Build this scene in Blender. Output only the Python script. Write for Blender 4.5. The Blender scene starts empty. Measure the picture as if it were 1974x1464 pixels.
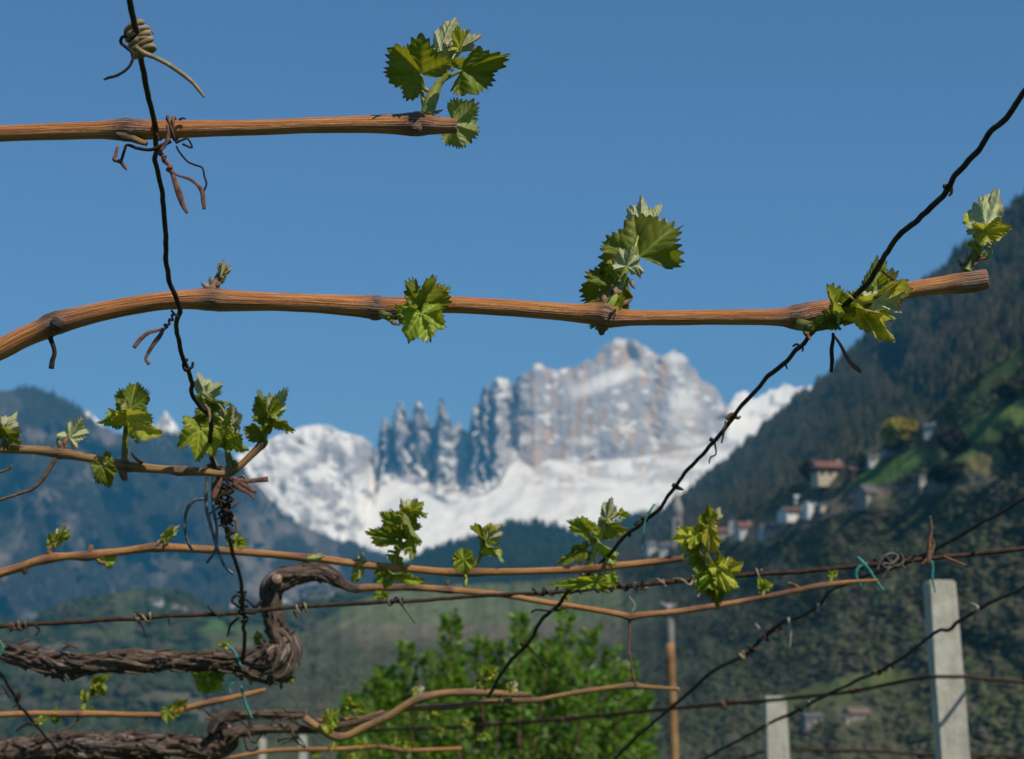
import bpy, math, random
import numpy as np
from mathutils import Vector, Matrix
random.seed(7); rng = np.random.default_rng(7)
SC = bpy.context.scene
COL = SC.collection
R = math.radians
# ------------------------------------------------------------------ camera, sky, sun, exposure
FPX = 987.0 / math.tan(R(13)); PITCH = R(8); CAMZ = 1.7
cd = bpy.data.cameras.new('camera'); cam = bpy.data.objects.new('camera', cd); COL.objects.link(cam)
cam.location = (0, 0, CAMZ); cam.rotation_euler = (R(90) + PITCH, 0, 0)
cd.sensor_width = 36; cd.sensor_fit = 'HORIZONTAL'; cd.lens = 18 / math.tan(R(13))
cd.clip_start = 0.05; cd.clip_end = 90000
cd.dof.use_dof = True; cd.dof.focus_distance = 1.13; cd.dof.aperture_fstop = 27
SC.camera = cam
SUN_AZ, SUN_EL = 134, 53          # clockwise from the view direction (+Y), degrees
w = bpy.data.worlds.new('World'); SC.world = w; w.use_nodes = True
nt = w.node_tree; bg = nt.nodes['Background']
sky = nt.nodes.new('ShaderNodeTexSky'); sky.sky_type = 'NISHITA'; sky.sun_disc = False
sky.sun_elevation = R(SUN_EL); sky.sun_rotation = R(SUN_AZ)
sky.altitude = 300; sky.air_density = 1.0; sky.dust_density = 0.0; sky.ozone_density = 10.0
nt.links.new(sky.outputs[0], bg.inputs[0]); bg.inputs[1].default_value = 0.087
sl = bpy.data.lights.new('sun', 'SUN'); sl.energy = 4.5; sl.angle = R(0.5); sl.color = (1.0, 0.92, 0.78)
so = bpy.data.objects.new('sun', sl); COL.objects.link(so)
sdir = Vector((math.sin(R(SUN_AZ)) * math.cos(R(SUN_EL)), math.cos(R(SUN_AZ)) * math.cos(R(SUN_EL)), math.sin(R(SUN_EL))))
so.rotation_euler = sdir.to_track_quat('Z', 'Y').to_euler(); so.location = (3, -3, 6)
SC.view_settings.view_transform = 'Standard'; SC.view_settings.look = 'None'
SC.view_settings.exposure = 0.0; SC.view_settings.gamma = 1.0; SC.view_settings.use_curve_mapping = False
SC.render.engine = 'CYCLES'
SC.cycles.use_denoising = True
SC.cycles.volume_bounces = 0; SC.cycles.max_bounces = 8; SC.cycles.transmission_bounces = 6

# ------------------------------------------------------------------ helpers
CP, SP = math.cos(PITCH), math.sin(PITCH)
FWD = Vector((0, CP, SP))
def at(px, py, Y):
    xc = (px - 987.0) / FPX; yc = (732.0 - py) / FPX
    t = Y / (CP - yc * SP)
    return Vector((xc * t, Y, CAMZ + t * (SP + yc * CP)))
def at_np(px, py, Y):
    xc = (px - 987.0) / FPX; yc = (732.0 - py) / FPX
    t = Y / (CP - yc * SP)
    return np.stack([xc * t, Y + 0 * t, CAMZ + t * (SP + yc * CP)], -1)
def DP(py):            # the sloping trellis roof: distance of a wire or cane seen at that height
    return 0.554 / ((1340 - py) / 4275.0 + 0.282)

def _hash(ix, iy, seed):
    n = (ix.astype(np.int64) * 374761393 + iy.astype(np.int64) * 668265263 + seed * 974634777) & 0xffffffff
    n = ((n ^ (n >> 13)) * 1274126177) & 0xffffffff
    return ((n ^ (n >> 16)) & 0xffff) / 65535.0
def vnoise(x, y, seed=0):
    x = np.asarray(x, float); y = np.asarray(y, float)
    ix = np.floor(x); iy = np.floor(y); fx = x - ix; fy = y - iy
    fx = fx * fx * (3 - 2 * fx); fy = fy * fy * (3 - 2 * fy)
    a = _hash(ix, iy, seed); b = _hash(ix + 1, iy, seed); c = _hash(ix, iy + 1, seed); d = _hash(ix + 1, iy + 1, seed)
    return (a * (1 - fx) + b * fx) * (1 - fy) + (c * (1 - fx) + d * fx) * fy
def fbm(x, y, seed=0, o=4):
    s = 0; a = 0.5; t = 0
    for k in range(o):
        s = s + a * vnoise(np.asarray(x) * 2 ** k, np.asarray(y) * 2 ** k, seed + k * 17); t += a; a *= 0.5
    return s / t
def sstep(a, b, x):
    t = np.clip((x - a) / (b - a), 0, 1); return t * t * (3 - 2 * t)

def link(o, parent=None):
    COL.objects.link(o)
    if parent is not None: o.parent = parent
    return o
def mesh_obj(name, V, F, mat, parent=None, smooth=True, attrs=None, mats=None, fm=None):
    me = bpy.data.meshes.new(name)
    V = np.asarray(V, np.float32)
    if isinstance(F, np.ndarray):
        n = F.shape[1]
        me.vertices.add(len(V)); me.vertices.foreach_set('co', V.ravel())
        me.loops.add(F.size); me.loops.foreach_set('vertex_index', F.astype(np.int32).ravel())
        me.polygons.add(len(F)); me.polygons.foreach_set('loop_start', np.arange(0, F.size, n, dtype=np.int32))
        me.update(calc_edges=True)
    else:
        me.from_pydata([tuple(map(float, v)) for v in V], [], F)
    for m in (mats or [mat]): me.materials.append(m)
    if fm is not None: me.polygons.foreach_set('material_index', np.asarray(fm, np.int32))
    me.polygons.foreach_set('use_smooth', np.full(len(me.polygons), smooth))
    for k, a in (attrs or {}).items():
        a = np.asarray(a, np.float32)
        if a.ndim == 2 and a.shape[1] == 3:
            at_ = me.attributes.new(k, 'FLOAT_VECTOR', 'POINT'); at_.data.foreach_set('vector', a.ravel())
        else:
            at_ = me.attributes.new(k, 'FLOAT', 'POINT'); at_.data.foreach_set('value', a.ravel())
    me.update()
    return link(bpy.data.objects.new(name, me), parent)
def tag(o, label=None, cat=None, group=None, kind=None):
    if label: o['label'] = label
    if cat: o['category'] = cat
    if group: o['group'] = group
    if kind: o['kind'] = kind
    return o
def thing(name, loc, label, cat, group=None):
    o = link(bpy.data.objects.new(name, None)); o.location = loc; o.empty_display_size = 0.05
    return tag(o, label, cat, group)
def keep(o, parent):        # parent without moving
    o.parent = parent; o.matrix_parent_inverse = parent_mw(parent).inverted(); return o
def parent_mw(p):
    m = Matrix.Translation(p.location) @ p.rotation_euler.to_matrix().to_4x4()
    if p.parent is not None: m = parent_mw(p.parent) @ p.matrix_parent_inverse @ m
    return m

# ------------------------------------------------------------------ materials
def new_mat(name):
    m = bpy.data.materials.new(name); m.use_nodes = True
    n = m.node_tree.nodes; return m, n, m.node_tree.links, n['Principled BSDF']
def attr(n, name):
    a = n.new('ShaderNodeAttribute'); a.attribute_name = name; return a
def ramp(n, stops):
    r = n.new('ShaderNodeValToRGB'); e = r.color_ramp.elements
    while len(e) < len(stops): e.new(0.5)
    for k, (p, c) in enumerate(stops): e[k].position = p; e[k].color = (*c, 1)
    return r
def noise(n, l, vec, scale, detail=4, rough=0.55):
    t = n.new('ShaderNodeTexNoise'); t.inputs['Scale'].default_value = scale
    t.inputs['Detail'].default_value = detail; t.inputs['Roughness'].default_value = rough
    if vec is not None: l.new(vec, t.inputs['Vector'])
    return t
def mix(n, l, fac, a, b):
    m = n.new('ShaderNodeMix'); m.data_type = 'RGBA'
    for s, v in ((m.inputs[0], fac), (m.inputs[6], a), (m.inputs[7], b)):
        if isinstance(v, (int, float)): s.default_value = v
        elif isinstance(v, tuple): s.default_value = (*v, 1)
        else: l.new(v, s)
    return m.outputs[2]
def bump(n, l, h, bsdf, strength, dist):
    b = n.new('ShaderNodeBump'); b.inputs['Strength'].default_value = strength; b.inputs['Distance'].default_value = dist
    l.new(h, b.inputs['Height']); l.new(b.outputs[0], bsdf.inputs['Normal'])

def cane_mat(name, dark, mid, light, nodec, stretch=1.0, rough=0.36, bd=0.0022):
    m, n, l, b = new_mat(name)
    tc = attr(n, 'tc'); mp = n.new('ShaderNodeMapping'); l.new(tc.outputs['Vector'], mp.inputs[0])
    mp.inputs['Scale'].default_value = (8.5, 8.5, 5 * stretch)
    t = noise(n, l, mp.outputs[0], 1.0, 5, 0.6)
    r = ramp(n, [(0.36, dark), (0.47, mid), (0.64, light)]); l.new(t.outputs[0], r.inputs[0])
    t2 = noise(n, l, tc.outputs['Vector'], 14, 3)
    f2 = n.new('ShaderNodeMath'); f2.operation = 'MULTIPLY'; f2.inputs[1].default_value = 0.35; l.new(t2.outputs[0], f2.inputs[0])
    c = mix(n, l, f2.outputs[0], r.outputs[0], mid)
    nd = attr(n, 'node'); t3 = noise(n, l, tc.outputs['Vector'], 9.0, 4)
    mm = n.new('ShaderNodeMath'); mm.operation = 'MULTIPLY'; mm.use_clamp = True
    l.new(nd.outputs['Fac'], mm.inputs[0]); l.new(t3.outputs[0], mm.inputs[1])
    mm2 = n.new('ShaderNodeMath'); mm2.operation = 'MULTIPLY'; mm2.use_clamp = True; mm2.inputs[1].default_value = 2.1
    l.new(mm.outputs[0], mm2.inputs[0])
    c = mix(n, l, mm2.outputs[0], c, nodec)
    sp = noise(n, l, tc.outputs['Vector'], 26, 2, 0.7); rs = ramp(n, [(0.30, (1, 1, 1)), (0.36, (0, 0, 0))]); l.new(sp.outputs[0], rs.inputs[0])
    c = mix(n, l, rs.outputs[0], c, tuple(x * 0.5 for x in dark))
    fl = noise(n, l, tc.outputs['Vector'], 6.5, 4, 0.7); fr = ramp(n, [(0.52, (0, 0, 0)), (0.60, (1, 1, 1))]); l.new(fl.outputs[0], fr.inputs[0])
    m3 = n.new('ShaderNodeMath'); m3.operation = 'MULTIPLY'; l.new(fr.outputs[0], m3.inputs[0]); l.new(nd.outputs['Fac'], m3.inputs[1])
    c = mix(n, l, m3.outputs[0], c, (0.40, 0.30, 0.25))
    l.new(c, b.inputs['Base Color']); b.inputs['Roughness'].default_value = rough
    b.inputs['Specular IOR Level'].default_value = 0.45
    bump(n, l, t.outputs[0], b, 0.8, bd)
    return m
M = {}
M['cane'] = cane_mat('cane_bark', (0.22, 0.068, 0.018), (0.52, 0.182, 0.046), (0.76, 0.39, 0.15), (0.13, 0.06, 0.038))
M['cane_far'] = cane_mat('cane_bark_orange', (0.26, 0.09, 0.022), (0.56, 0.23, 0.065), (0.74, 0.42, 0.17), (0.15, 0.06, 0.03))
M['cane_tan'] = cane_mat('cane_bark_tan', (0.16, 0.075, 0.022), (0.44, 0.23, 0.075), (0.60, 0.37, 0.16), (0.13, 0.07, 0.035))
M['old'] = cane_mat('old_vine_bark', (0.014, 0.009, 0.007), (0.14, 0.088, 0.060), (0.40, 0.29, 0.215), (0.06, 0.045, 0.036), 3.0, 0.9, 0.006)
def simple(name, c1, c2, scale=300, rough=0.7, metal=0.0, spec=0.3, bm=0.0):
    m, n, l, b = new_mat(name)
    co = n.new('ShaderNodeTexCoord'); t = noise(n, l, co.outputs['Object'], scale, 4)
    r = ramp(n, [(0.35, c1), (0.65, c2)]); l.new(t.outputs[0], r.inputs[0]); l.new(r.outputs[0], b.inputs['Base Color'])
    b.inputs['Roughness'].default_value = rough; b.inputs['Metallic'].default_value = metal
    b.inputs['Specular IOR Level'].default_value = spec
    if bm: bump(n, l, t.outputs[0], b, 0.5, bm)
    return m
M['wire'] = simple('dark_rusted_wire', (0.012, 0.010, 0.008), (0.050, 0.031, 0.021), 180, 0.6, 0.0, 0.3, 0.0004)
M['wire_rust'] = simple('rusted_wire', (0.02, 0.014, 0.011), (0.075, 0.042, 0.026), 160, 0.8, 0.0, 0.2, 0.0005)
M['tendril'] = simple('dry_tendril', (0.09, 0.045, 0.022), (0.24, 0.14, 0.08), 300, 0.8)
M['tendril_dark'] = simple('dark_dry_tendril', (0.012, 0.008, 0.006), (0.05, 0.028, 0.018), 300, 0.8)
M['straw'] = simple('straw_tie', (0.20, 0.14, 0.07), (0.38, 0.29, 0.17), 250, 0.8)
M['brown_tie'] = simple('brown_paper_tie', (0.10, 0.042, 0.03), (0.26, 0.13, 0.095), 300, 0.75)
M['metal_tie'] = simple('grey_tie_wire', (0.07, 0.075, 0.07), (0.20, 0.21, 0.20), 200, 0.45, 0.3, 0.5)
M['tendril_grey'] = simple('grey_dead_tendril', (0.045, 0.036, 0.030), (0.17, 0.15, 0.13), 200, 0.85)
M['green_tie'] = simple('green_plastic_string', (0.03, 0.18, 0.15), (0.07, 0.30, 0.25), 200, 0.6)
M['pale_tie'] = simple('pale_tendril', (0.32, 0.28, 0.22), (0.5, 0.46, 0.40), 200, 0.8)
M['stem'] = simple('green_shoot', (0.17, 0.20, 0.022), (0.38, 0.42, 0.10), 160, 0.45, 0, 0.4, 0.0006)
M['stem_dark'] = simple('dark_green_shoot', (0.085, 0.095, 0.014), (0.20, 0.22, 0.045), 160, 0.45, 0, 0.4)
M['scale'] = simple('bud_scale', (0.10, 0.045, 0.025), (0.40, 0.26, 0.15), 350, 0.8)
M['pith'] = simple('cut_wood', (0.16, 0.10, 0.06), (0.38, 0.30, 0.22), 500, 0.85)
def concrete_mat():
    m, n, l, bs = new_mat('weathered_concrete')
    co = n.new('ShaderNodeTexCoord'); mp = n.new('ShaderNodeMapping'); l.new(co.outputs['Object'], mp.inputs[0]); mp.inputs['Scale'].default_value = (1, 1, 0.09)
    t = noise(n, l, co.outputs['Object'], 24, 6, 0.65); s = noise(n, l, mp.outputs[0], 55, 5, 0.6); g = noise(n, l, co.outputs['Object'], 190, 3, 0.7)
    r = ramp(n, [(0.32, (0.46, 0.435, 0.35)), (0.66, (0.68, 0.65, 0.545))]); l.new(t.outputs[0], r.inputs[0])
    rs = ramp(n, [(0.50, (0, 0, 0)), (0.72, (0.75, 0.75, 0.75))]); l.new(s.outputs[0], rs.inputs[0])
    c = mix(n, l, rs.outputs[0], r.outputs[0], (0.27, 0.235, 0.165))
    rg = ramp(n, [(0.30, (0.6, 0.6, 0.6)), (0.42, (0, 0, 0))]); l.new(g.outputs[0], rg.inputs[0])
    c = mix(n, l, rg.outputs[0], c, (0.25, 0.235, 0.20))
    l.new(c, bs.inputs['Base Color']); bs.inputs['Roughness'].default_value = 0.92; bs.inputs['Specular IOR Level'].default_value = 0.2
    bump(n, l, t.outputs[0], bs, 0.7, 0.003); return m
M['concrete'] = concrete_mat()
M['pole'] = simple('wooden_pole', (0.24, 0.12, 0.045), (0.42, 0.25, 0.11), 9, 0.85)
M['pole_head'] = simple('grey_pole_head', (0.14, 0.14, 0.15), (0.30, 0.29, 0.28), 9, 0.85)

def leaf_mat(name, top, under, trans, gloss=0.35, tw=0.45, tipc=(0.07, 0.02, 0.012)):
    m, n, l, b = new_mat(name)
    vn = attr(n, 'vein'); tp = attr(n, 'tip'); tc = attr(n, 'tc')
    t = noise(n, l, tc.outputs['Vector'], 5.0, 4)
    oi = n.new('ShaderNodeObjectInfo')
    c1 = mix(n, l, t.outputs[0], tuple(x * 0.72 for x in top), tuple(min(1, x * 1.3) for x in top))
    c1 = mix(n, l, vn.outputs['Fac'], c1, tuple(min(1, x * 1.9 + 0.03) for x in top))
    c2 = mix(n, l, t.outputs[0], tuple(x * 0.85 for x in under), tuple(min(1, x * 1.12) for x in under))
    c2 = mix(n, l, vn.outputs['Fac'], c2, tuple(min(1, x * 1.35 + 0.02) for x in under))
    g = n.new('ShaderNodeNewGeometry')
    c = mix(n, l, g.outputs['Backfacing'], c1, c2)
    c = mix(n, l, tp.outputs['Fac'], c, tipc)
    hs = n.new('ShaderNodeHueSaturation'); l.new(c, hs.inputs['Color'])
    mr = n.new('ShaderNodeMapRange'); mr.inputs[3].default_value = 0.48; mr.inputs[4].default_value = 0.515
    l.new(oi.outputs['Random'], mr.inputs[0]); l.new(mr.outputs[0], hs.inputs['Hue'])
    mr2 = n.new('ShaderNodeMapRange'); mr2.inputs[3].default_value = 0.82; mr2.inputs[4].default_value = 1.18
    l.new(oi.outputs['Random'], mr2.inputs[0]); l.new(mr2.outputs[0], hs.inputs['Value'])
    l.new(hs.outputs[0], b.inputs['Base Color']); b.inputs['Roughness'].default_value = gloss
    b.inputs['Specular IOR Level'].default_value = 0.28
    tb = n.new('ShaderNodeBsdfTranslucent')
    ct = mix(n, l, vn.outputs['Fac'], trans, tuple(x * 0.6 for x in trans)); ct = mix(n, l, tp.outputs['Fac'], ct, tipc)
    l.new(ct, tb.inputs[0])
    ms = n.new('ShaderNodeMixShader'); ms.inputs[0].default_value = tw
    l.new(b.outputs[0], ms.inputs[1]); l.new(tb.outputs[0], ms.inputs[2]); l.new(ms.outputs[0], n['Material Output'].inputs[0])
    bump(n, l, t.outputs[0], b, 0.25, 0.0006)
    return m
M['L_dark'] = leaf_mat('leaf_dark', (0.130, 0.165, 0.016), (0.21, 0.25, 0.075), (0.36, 0.37, 0.016), 0.5, 0.42)
M['L_mid'] = leaf_mat('leaf_mid', (0.185, 0.245, 0.024), (0.29, 0.34, 0.12), (0.46, 0.50, 0.026), 0.42, 0.44)
M['L_bright'] = leaf_mat('leaf_bright', (0.27, 0.36, 0.034), (0.35, 0.41, 0.14), (0.56, 0.60, 0.035), 0.34, 0.45)
M['L_yellow'] = leaf_mat('leaf_yellow', (0.41, 0.43, 0.042), (0.44, 0.45, 0.15), (0.66, 0.60, 0.045), 0.34, 0.45)
M['L_pale'] = leaf_mat('leaf_pale_underside', (0.26, 0.31, 0.065), (0.46, 0.49, 0.26), (0.40, 0.42, 0.09), 0.6, 0.32, (0.34, 0.15, 0.10))
def cover_mat(name, sc, amt=0.35, rough=0.95):
    m, n, l, b = new_mat(name)
    a = attr(n, 'col'); co = n.new('ShaderNodeTexCoord'); t = noise(n, l, co.outputs['Object'], sc, 5, 0.6)
    r = ramp(n, [(0.3, (1 - amt,) * 3), (0.7, (1 + amt * 0.6,) * 3)]); l.new(t.outputs[0], r.inputs[0])
    mx = n.new('ShaderNodeMix'); mx.data_type = 'RGBA'; mx.blend_type = 'MULTIPLY'; mx.inputs[0].default_value = 1
    l.new(a.outputs['Vector'], mx.inputs[6]); l.new(r.outputs[0], mx.inputs[7])
    l.new(mx.outputs[2], b.inputs['Base Color']); b.inputs['Roughness'].default_value = rough
    b.inputs['Specular IOR Level'].default_value = 0.1
    return m
M['rock'] = cover_mat('dolomite_rock_and_snow', 0.02, 0.10)
M['far_hill'] = cover_mat('far_hill_cover', 0.006, 0.35)
M['hill'] = cover_mat('hill_cover', 0.05, 0.30)
M['foliage'] = cover_mat('distant_foliage', 0.4, 0.25)

# ------------------------------------------------------------------ terrain sheets
def grid_faces(nr, nc):
    a = np.arange(nr * nc).reshape(nr, nc)
    return np.stack([a[:-1, :-1].ravel(), a[:-1, 1:].ravel(), a[1:, 1:].ravel(), a[1:, :-1].ravel()], -1)
def pl(pts, xs):
    p = np.array(pts, float); return np.interp(xs, p[:, 0], p[:, 1])
class Sheet:
    def __init__(s, name, x0, x1, nx, ny, top, bot, Yt, Yb, colfn, mat, depth_amp=0, dscale=60, top_noise=0, tn_scale=30, back=600, drop=300, zmin=-100, seed=1):
        xs = np.linspace(x0, x1, nx); ts = np.linspace(0, 1, ny)
        s.top = pl(top, xs) + top_noise * (fbm(xs / tn_scale, xs * 0, seed, 4) - 0.5) * 2
        s.bot = pl(bot, xs); s.Yt = pl(Yt, xs); s.Yb = pl(Yb, xs); s.xs = xs
        X, T = np.meshgrid(xs, ts)
        PY = s.bot + (s.top - s.bot) * T
        Y = s.Yb + (s.Yt - s.Yb) * T
        Y = Y + depth_amp * (fbm(X / dscale, PY / dscale, seed + 5, 5) - 0.5) * 2 * np.clip(np.minimum(T, 1 - T) * 6, 0, 1)
        s.Y = Y; s.ts = ts
        P = at_np(X, PY, Y)
        col = colfn(X, PY, T)
        sk = P[0].copy(); sk[:, 2] = zmin; sk[:, 1] -= 0.3 * np.abs(P[0][:, 2] - zmin)
        b1 = P[-1].copy(); b1[:, 1] += back * 0.3; b1[:, 2] -= drop * 0.2
        b2 = P[-1].copy(); b2[:, 1] += back; b2[:, 2] = zmin
        A = np.concatenate([sk[None], P, b1[None], b2[None]])
        C = np.concatenate([col[:1], col, col[-1:], col[-1:]])
        s.obj = mesh_obj(name, A.reshape(-1, 3), grid_faces(ny + 3, nx), mat, attrs={'col': C.reshape(-1, 3)})
        tag(s.obj, kind='structure')
    def Yat(s, px, py):
        tp = np.interp(px, s.xs, s.top); bt = np.interp(px, s.xs, s.bot)
        t = np.clip((py - bt) / (tp - bt), 0, 1) * (len(s.ts) - 1)
        i = np.clip((px - s.xs[0]) / (s.xs[1] - s.xs[0]), 0, len(s.xs) - 1.001)
        t = np.clip(t, 0, len(s.ts) - 1.001)
        i0 = np.floor(i).astype(int); j0 = np.floor(t).astype(int); fi = i - i0; fj = t - j0
        g = s.Y
        return (g[j0, i0] * (1 - fi) + g[j0, i0 + 1] * fi) * (1 - fj) + (g[j0 + 1, i0] * (1 - fi) + g[j0 + 1, i0 + 1] * fi) * fj
    def pt(s, px, py): return at(px, py, float(s.Yat(np.array(float(px)), np.array(float(py)))))
def C3(*c): return np.array(c)
def blend(a, b, m): return a * (1 - m[..., None]) + b * m[..., None]

# the ground: one sheet to the horizon (terrace by the camera, then down to the valley floor)
gy = np.concatenate([[-3400, -400, -60, -10], np.linspace(-4, 12, 9), [25, 60, 120, 250, 500, 1500, 5000, 10000, 14000]])
gx = np.concatenate([[-12500, -6000, -1500, -400, -100, -30], np.linspace(-12, 12, 13), [30, 100, 400, 1500, 6000, 12500]])
GX, GY = np.meshgrid(gx, gy)
def ground_z(y): return np.interp(y, [-4000, -60, -4, 10, 60, 250, 400, 30000], [60, 8, 0.1, -0.2, -18, -85, -90, -92])
GZ = ground_z(GY)
gcol = np.broadcast_to(C3(0.06, 0.085, 0.03), GX.shape + (3,)).copy()
g = mesh_obj('ground', np.stack([GX, GY, GZ], -1).reshape(-1, 3), grid_faces(len(gy), len(gx)), M['hill'], attrs={'col': gcol.reshape(-1, 3)})
tag(g, kind='structure')

# --- the snowy massif, 15 km off
SNOW = C3(0.95, 0.88, 0.77); ROCK = C3(0.43, 0.38, 0.35); ORANGE = C3(0.56, 0.36, 0.22)
def build_massif():
    ridge = [(360, 935), (400, 912), (450, 882), (500, 856), (540, 838), (580, 824), (606, 819), (632, 820), (655, 831), (680, 838), (700, 843), (714, 853), (723, 870),
             (727, 862), (731, 838), (736, 812), (741, 805), (747, 807), (751, 822), (754, 826), (758, 802), (764, 785), (770, 776), (775, 777), (781, 788), (787, 801), (792, 812),
             (796, 795), (800, 780), (806, 772), (812, 777), (818, 793), (825, 808), (832, 824), (839, 820), (843, 794), (847, 773), (852, 765), (857, 778), (863, 798), (870, 815), (878, 824),
             (884, 812), (890, 822), (897, 831), (904, 832), (908, 802), (912, 784), (918, 776), (924, 781), (927, 762), (931, 748), (937, 744), (943, 752), (948, 738), (956, 728), (967, 724), (979, 731), (985, 743),
             (992, 734), (1005, 722), (1020, 718), (1027, 703), (1040, 701), (1055, 709), (1075, 714), (1100, 711), (1130, 699), (1145, 691), (1155, 679), (1170, 664), (1185, 656), (1205, 652),
             (1225, 659), (1250, 671), (1273, 686), (1288, 679), (1302, 677), (1320, 689), (1340, 714), (1355, 734), (1372, 744), (1385, 758), (1396, 776), (1404, 780), (1420, 762), (1440, 755),
             (1456, 771), (1480, 756), (1500, 749), (1515, 742), (1532, 751), (1560, 745), (1580, 744), (1600, 750), (1650, 740), (1720, 760)]
    wb = [(360, 1000), (450, 985), (560, 1040), (690, 1060), (718, 990), (735, 938), (760, 930), (800, 938), (830, 958), (860, 975), (885, 972), (905, 962), (935, 958), (965, 940), (980, 905), (1000, 885),
          (1030, 905), (1060, 888), (1100, 893), (1200, 890), (1270, 878), (1330, 868), (1400, 850), (1500, 850), (1720, 900)]
    foot = [(360, 1060), (560, 1100), (700, 1140), (860, 1150), (1000, 1120), (1300, 1090), (1720, 1060)]
    cot = [(360, 1.1), (715, 1.0), (728, 0.30), (960, 0.30), (1100, 0.42), (1390, 0.5), (1410, 0.9), (1720, 1.0)]
    off = [(360, 0), (700, 0), (722, 190), (728, 330), (735, 130), (745, 110), (753, 330), (768, 0), (778, -20), (792, 260), (802, 90), (812, 90), (834, 430), (848, 160), (860, 180), (880, 360), (903, 470), (910, 110), (918, 90),
           (925, 260), (934, 60), (945, 230), (958, 20), (975, 20), (987, 190), (1003, 30), (1025, 60), (1060, 0), (1130, -40), (1180, -90), (1212, -50), (1235, -60), (1262, 40), (1290, -50), (1340, 0), (1395, 80), (1408, 500), (1450, 700), (1720, 900)]
    nx, na, nw = 640, 44, 130
    xs = np.linspace(360, 1720, nx)
    rj = (fbm(xs / 9.0, xs * 0, 3, 3) - 0.5)
    yr = pl(ridge, xs) + rj * np.where(xs > 725, 13, 3); yw = np.maximum(pl(wb, xs), yr + 8) ; yf = np.maximum(pl(foot, xs), yw + 5)
    Y0 = 11500.0; K = Y0 / 15000; px_m = Y0 / FPX
    ct = pl(cot, xs)
    apron = lambda py: Y0 - (py - 900) * px_m * 1.55
    rows_y, rows_Y, isw = [], [], []
    for k in range(na):
        t = k / na; py = yf + (yw - yf) * t
        rows_y.append(py); rows_Y.append(apron(py)); isw.append(np.zeros(nx))
    for k in range(nw):
        t = k / (nw - 1); py = yw + (yr - yw) * t
        h = (yw - py) * px_m
        rows_y.append(py); xw = xs + (fbm(xs / 22, py / 18, 15, 4) - 0.5) * np.where((xs > 722) & (xs < 1400), 38, 0)
        rows_Y.append(apron(yw) + h * ct + pl(off, xw) * K * np.where(xs < 1000, 1.15, 0.6) * sstep(0, 130, h)); isw.append(np.full(nx, t))
    PY = np.array(rows_y); Y = np.array(rows_Y); T = np.array(isw); X = np.broadcast_to(xs, PY.shape)
    dome = 1 - sstep(712, 728, X)
    wl = (T > 0) * sstep(0, 0.08, T)
    crag = (fbm(X / 11, PY / 60, 21, 5) - 0.5) * 120 + (fbm(X / 26, PY / 20, 22, 4) - 0.5) * 150 + (fbm(X / 6, PY / 7, 23, 3) - 0.5) * 34
    softn = (fbm(X / 46, PY / 40, 31, 5) - 0.5) * 330 + (fbm(X / 13, PY / 11, 32, 3) - 0.5) * 70
    Y = Y + K * wl * ((1 - dome) * crag * (0.5 - 0.30 * sstep(985, 1030, X)) + dome * softn * 0.55) + (1 - wl) * ((fbm((X + PY * 0.9) / 34, (PY - X * 0.25) / 60, 41, 4) - 0.5) * 60 + (fbm(X / 60, PY / 14, 43, 4) - 0.5) * 22) * K
    # a slanting shelf on the main face, and ledges near the foot of the wall
    def shelf(x0, y0, x1, y1, wd, amt):
        d = ((X - x0) * (x1 - x0) + (PY - y0) * (y1 - y0)) / ((x1 - x0) ** 2 + (y1 - y0) ** 2)
        q = PY - (y0 + (y1 - y0) * np.clip(d, 0, 1))
        return amt * sstep(-0.06, 0.08, d) * sstep(1.08, 0.92, d) * sstep(wd, -wd, q) * sstep(-120, -30, q)
    Y = Y + wl * shelf(1105, 757, 1232, 705, 17, 60)
    P = at_np(X, PY, Y)
    du = np.gradient(P, axis=1); dv = np.gradient(P, axis=0); N = np.cross(du, dv); N /= np.linalg.norm(N, axis=2, keepdims=True) + 1e-9
    nz = np.abs(N[..., 2]) * np.sign(N[..., 2])
    n1 = fbm(X / 16, PY / 12, 51, 5); n2 = fbm(X / 44, PY / 34, 52, 4); n3 = fbm(X / 7, PY / 22, 53, 3)
    ell = lambda cx, cy, rx, ry, a=0: np.exp(-((((X - cx) * math.cos(a) + (PY - cy) * math.sin(a)) / rx) ** 2 + ((-(X - cx) * math.sin(a) + (PY - cy) * math.cos(a)) / ry) ** 2) ** 1.5)
    sn = sstep(0.30, 0.56, np.abs(nz) * 0.62 + (n1 - 0.5) * 1.35 + (n2 - 0.5) * 0.75 - 0.10 + 0.08 * sstep(1000, 1400, X) + 0.12 * sstep(1000, 960, X))
    sn = sn * 0.85
    sn = np.maximum(sn, ell(1172, 733, 72, 15, -0.38)); sn = np.maximum(sn, 0.8 * ell(1205, 660, 26, 9)); sn = np.maximum(sn, 0.9 * ell(1300, 690, 20, 12)); sn = np.maximum(sn, 0.75 * ell(1320, 775, 34, 40) * n1 * 1.7); sn = np.maximum(sn, .8 * ell(1130, 850, 26, 9)); sn = np.maximum(sn, .8 * ell(1015, 845, 22, 8)); sn = np.maximum(sn, .8 * ell(1330, 850, 34, 12))
    sn = np.maximum(sn, ell(968, 742, 12, 22)); sn = np.maximum(sn, 0.8 * ell(772, 800, 10, 22))
    sn = np.where(X > 1405, np.maximum(sn, sstep(0.30, 0.5, n1 * 0.55 + n2 * 0.3 + 0.1)), sn)
    rk = np.zeros_like(X)      # bare rock showing through the snowy dome
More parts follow.
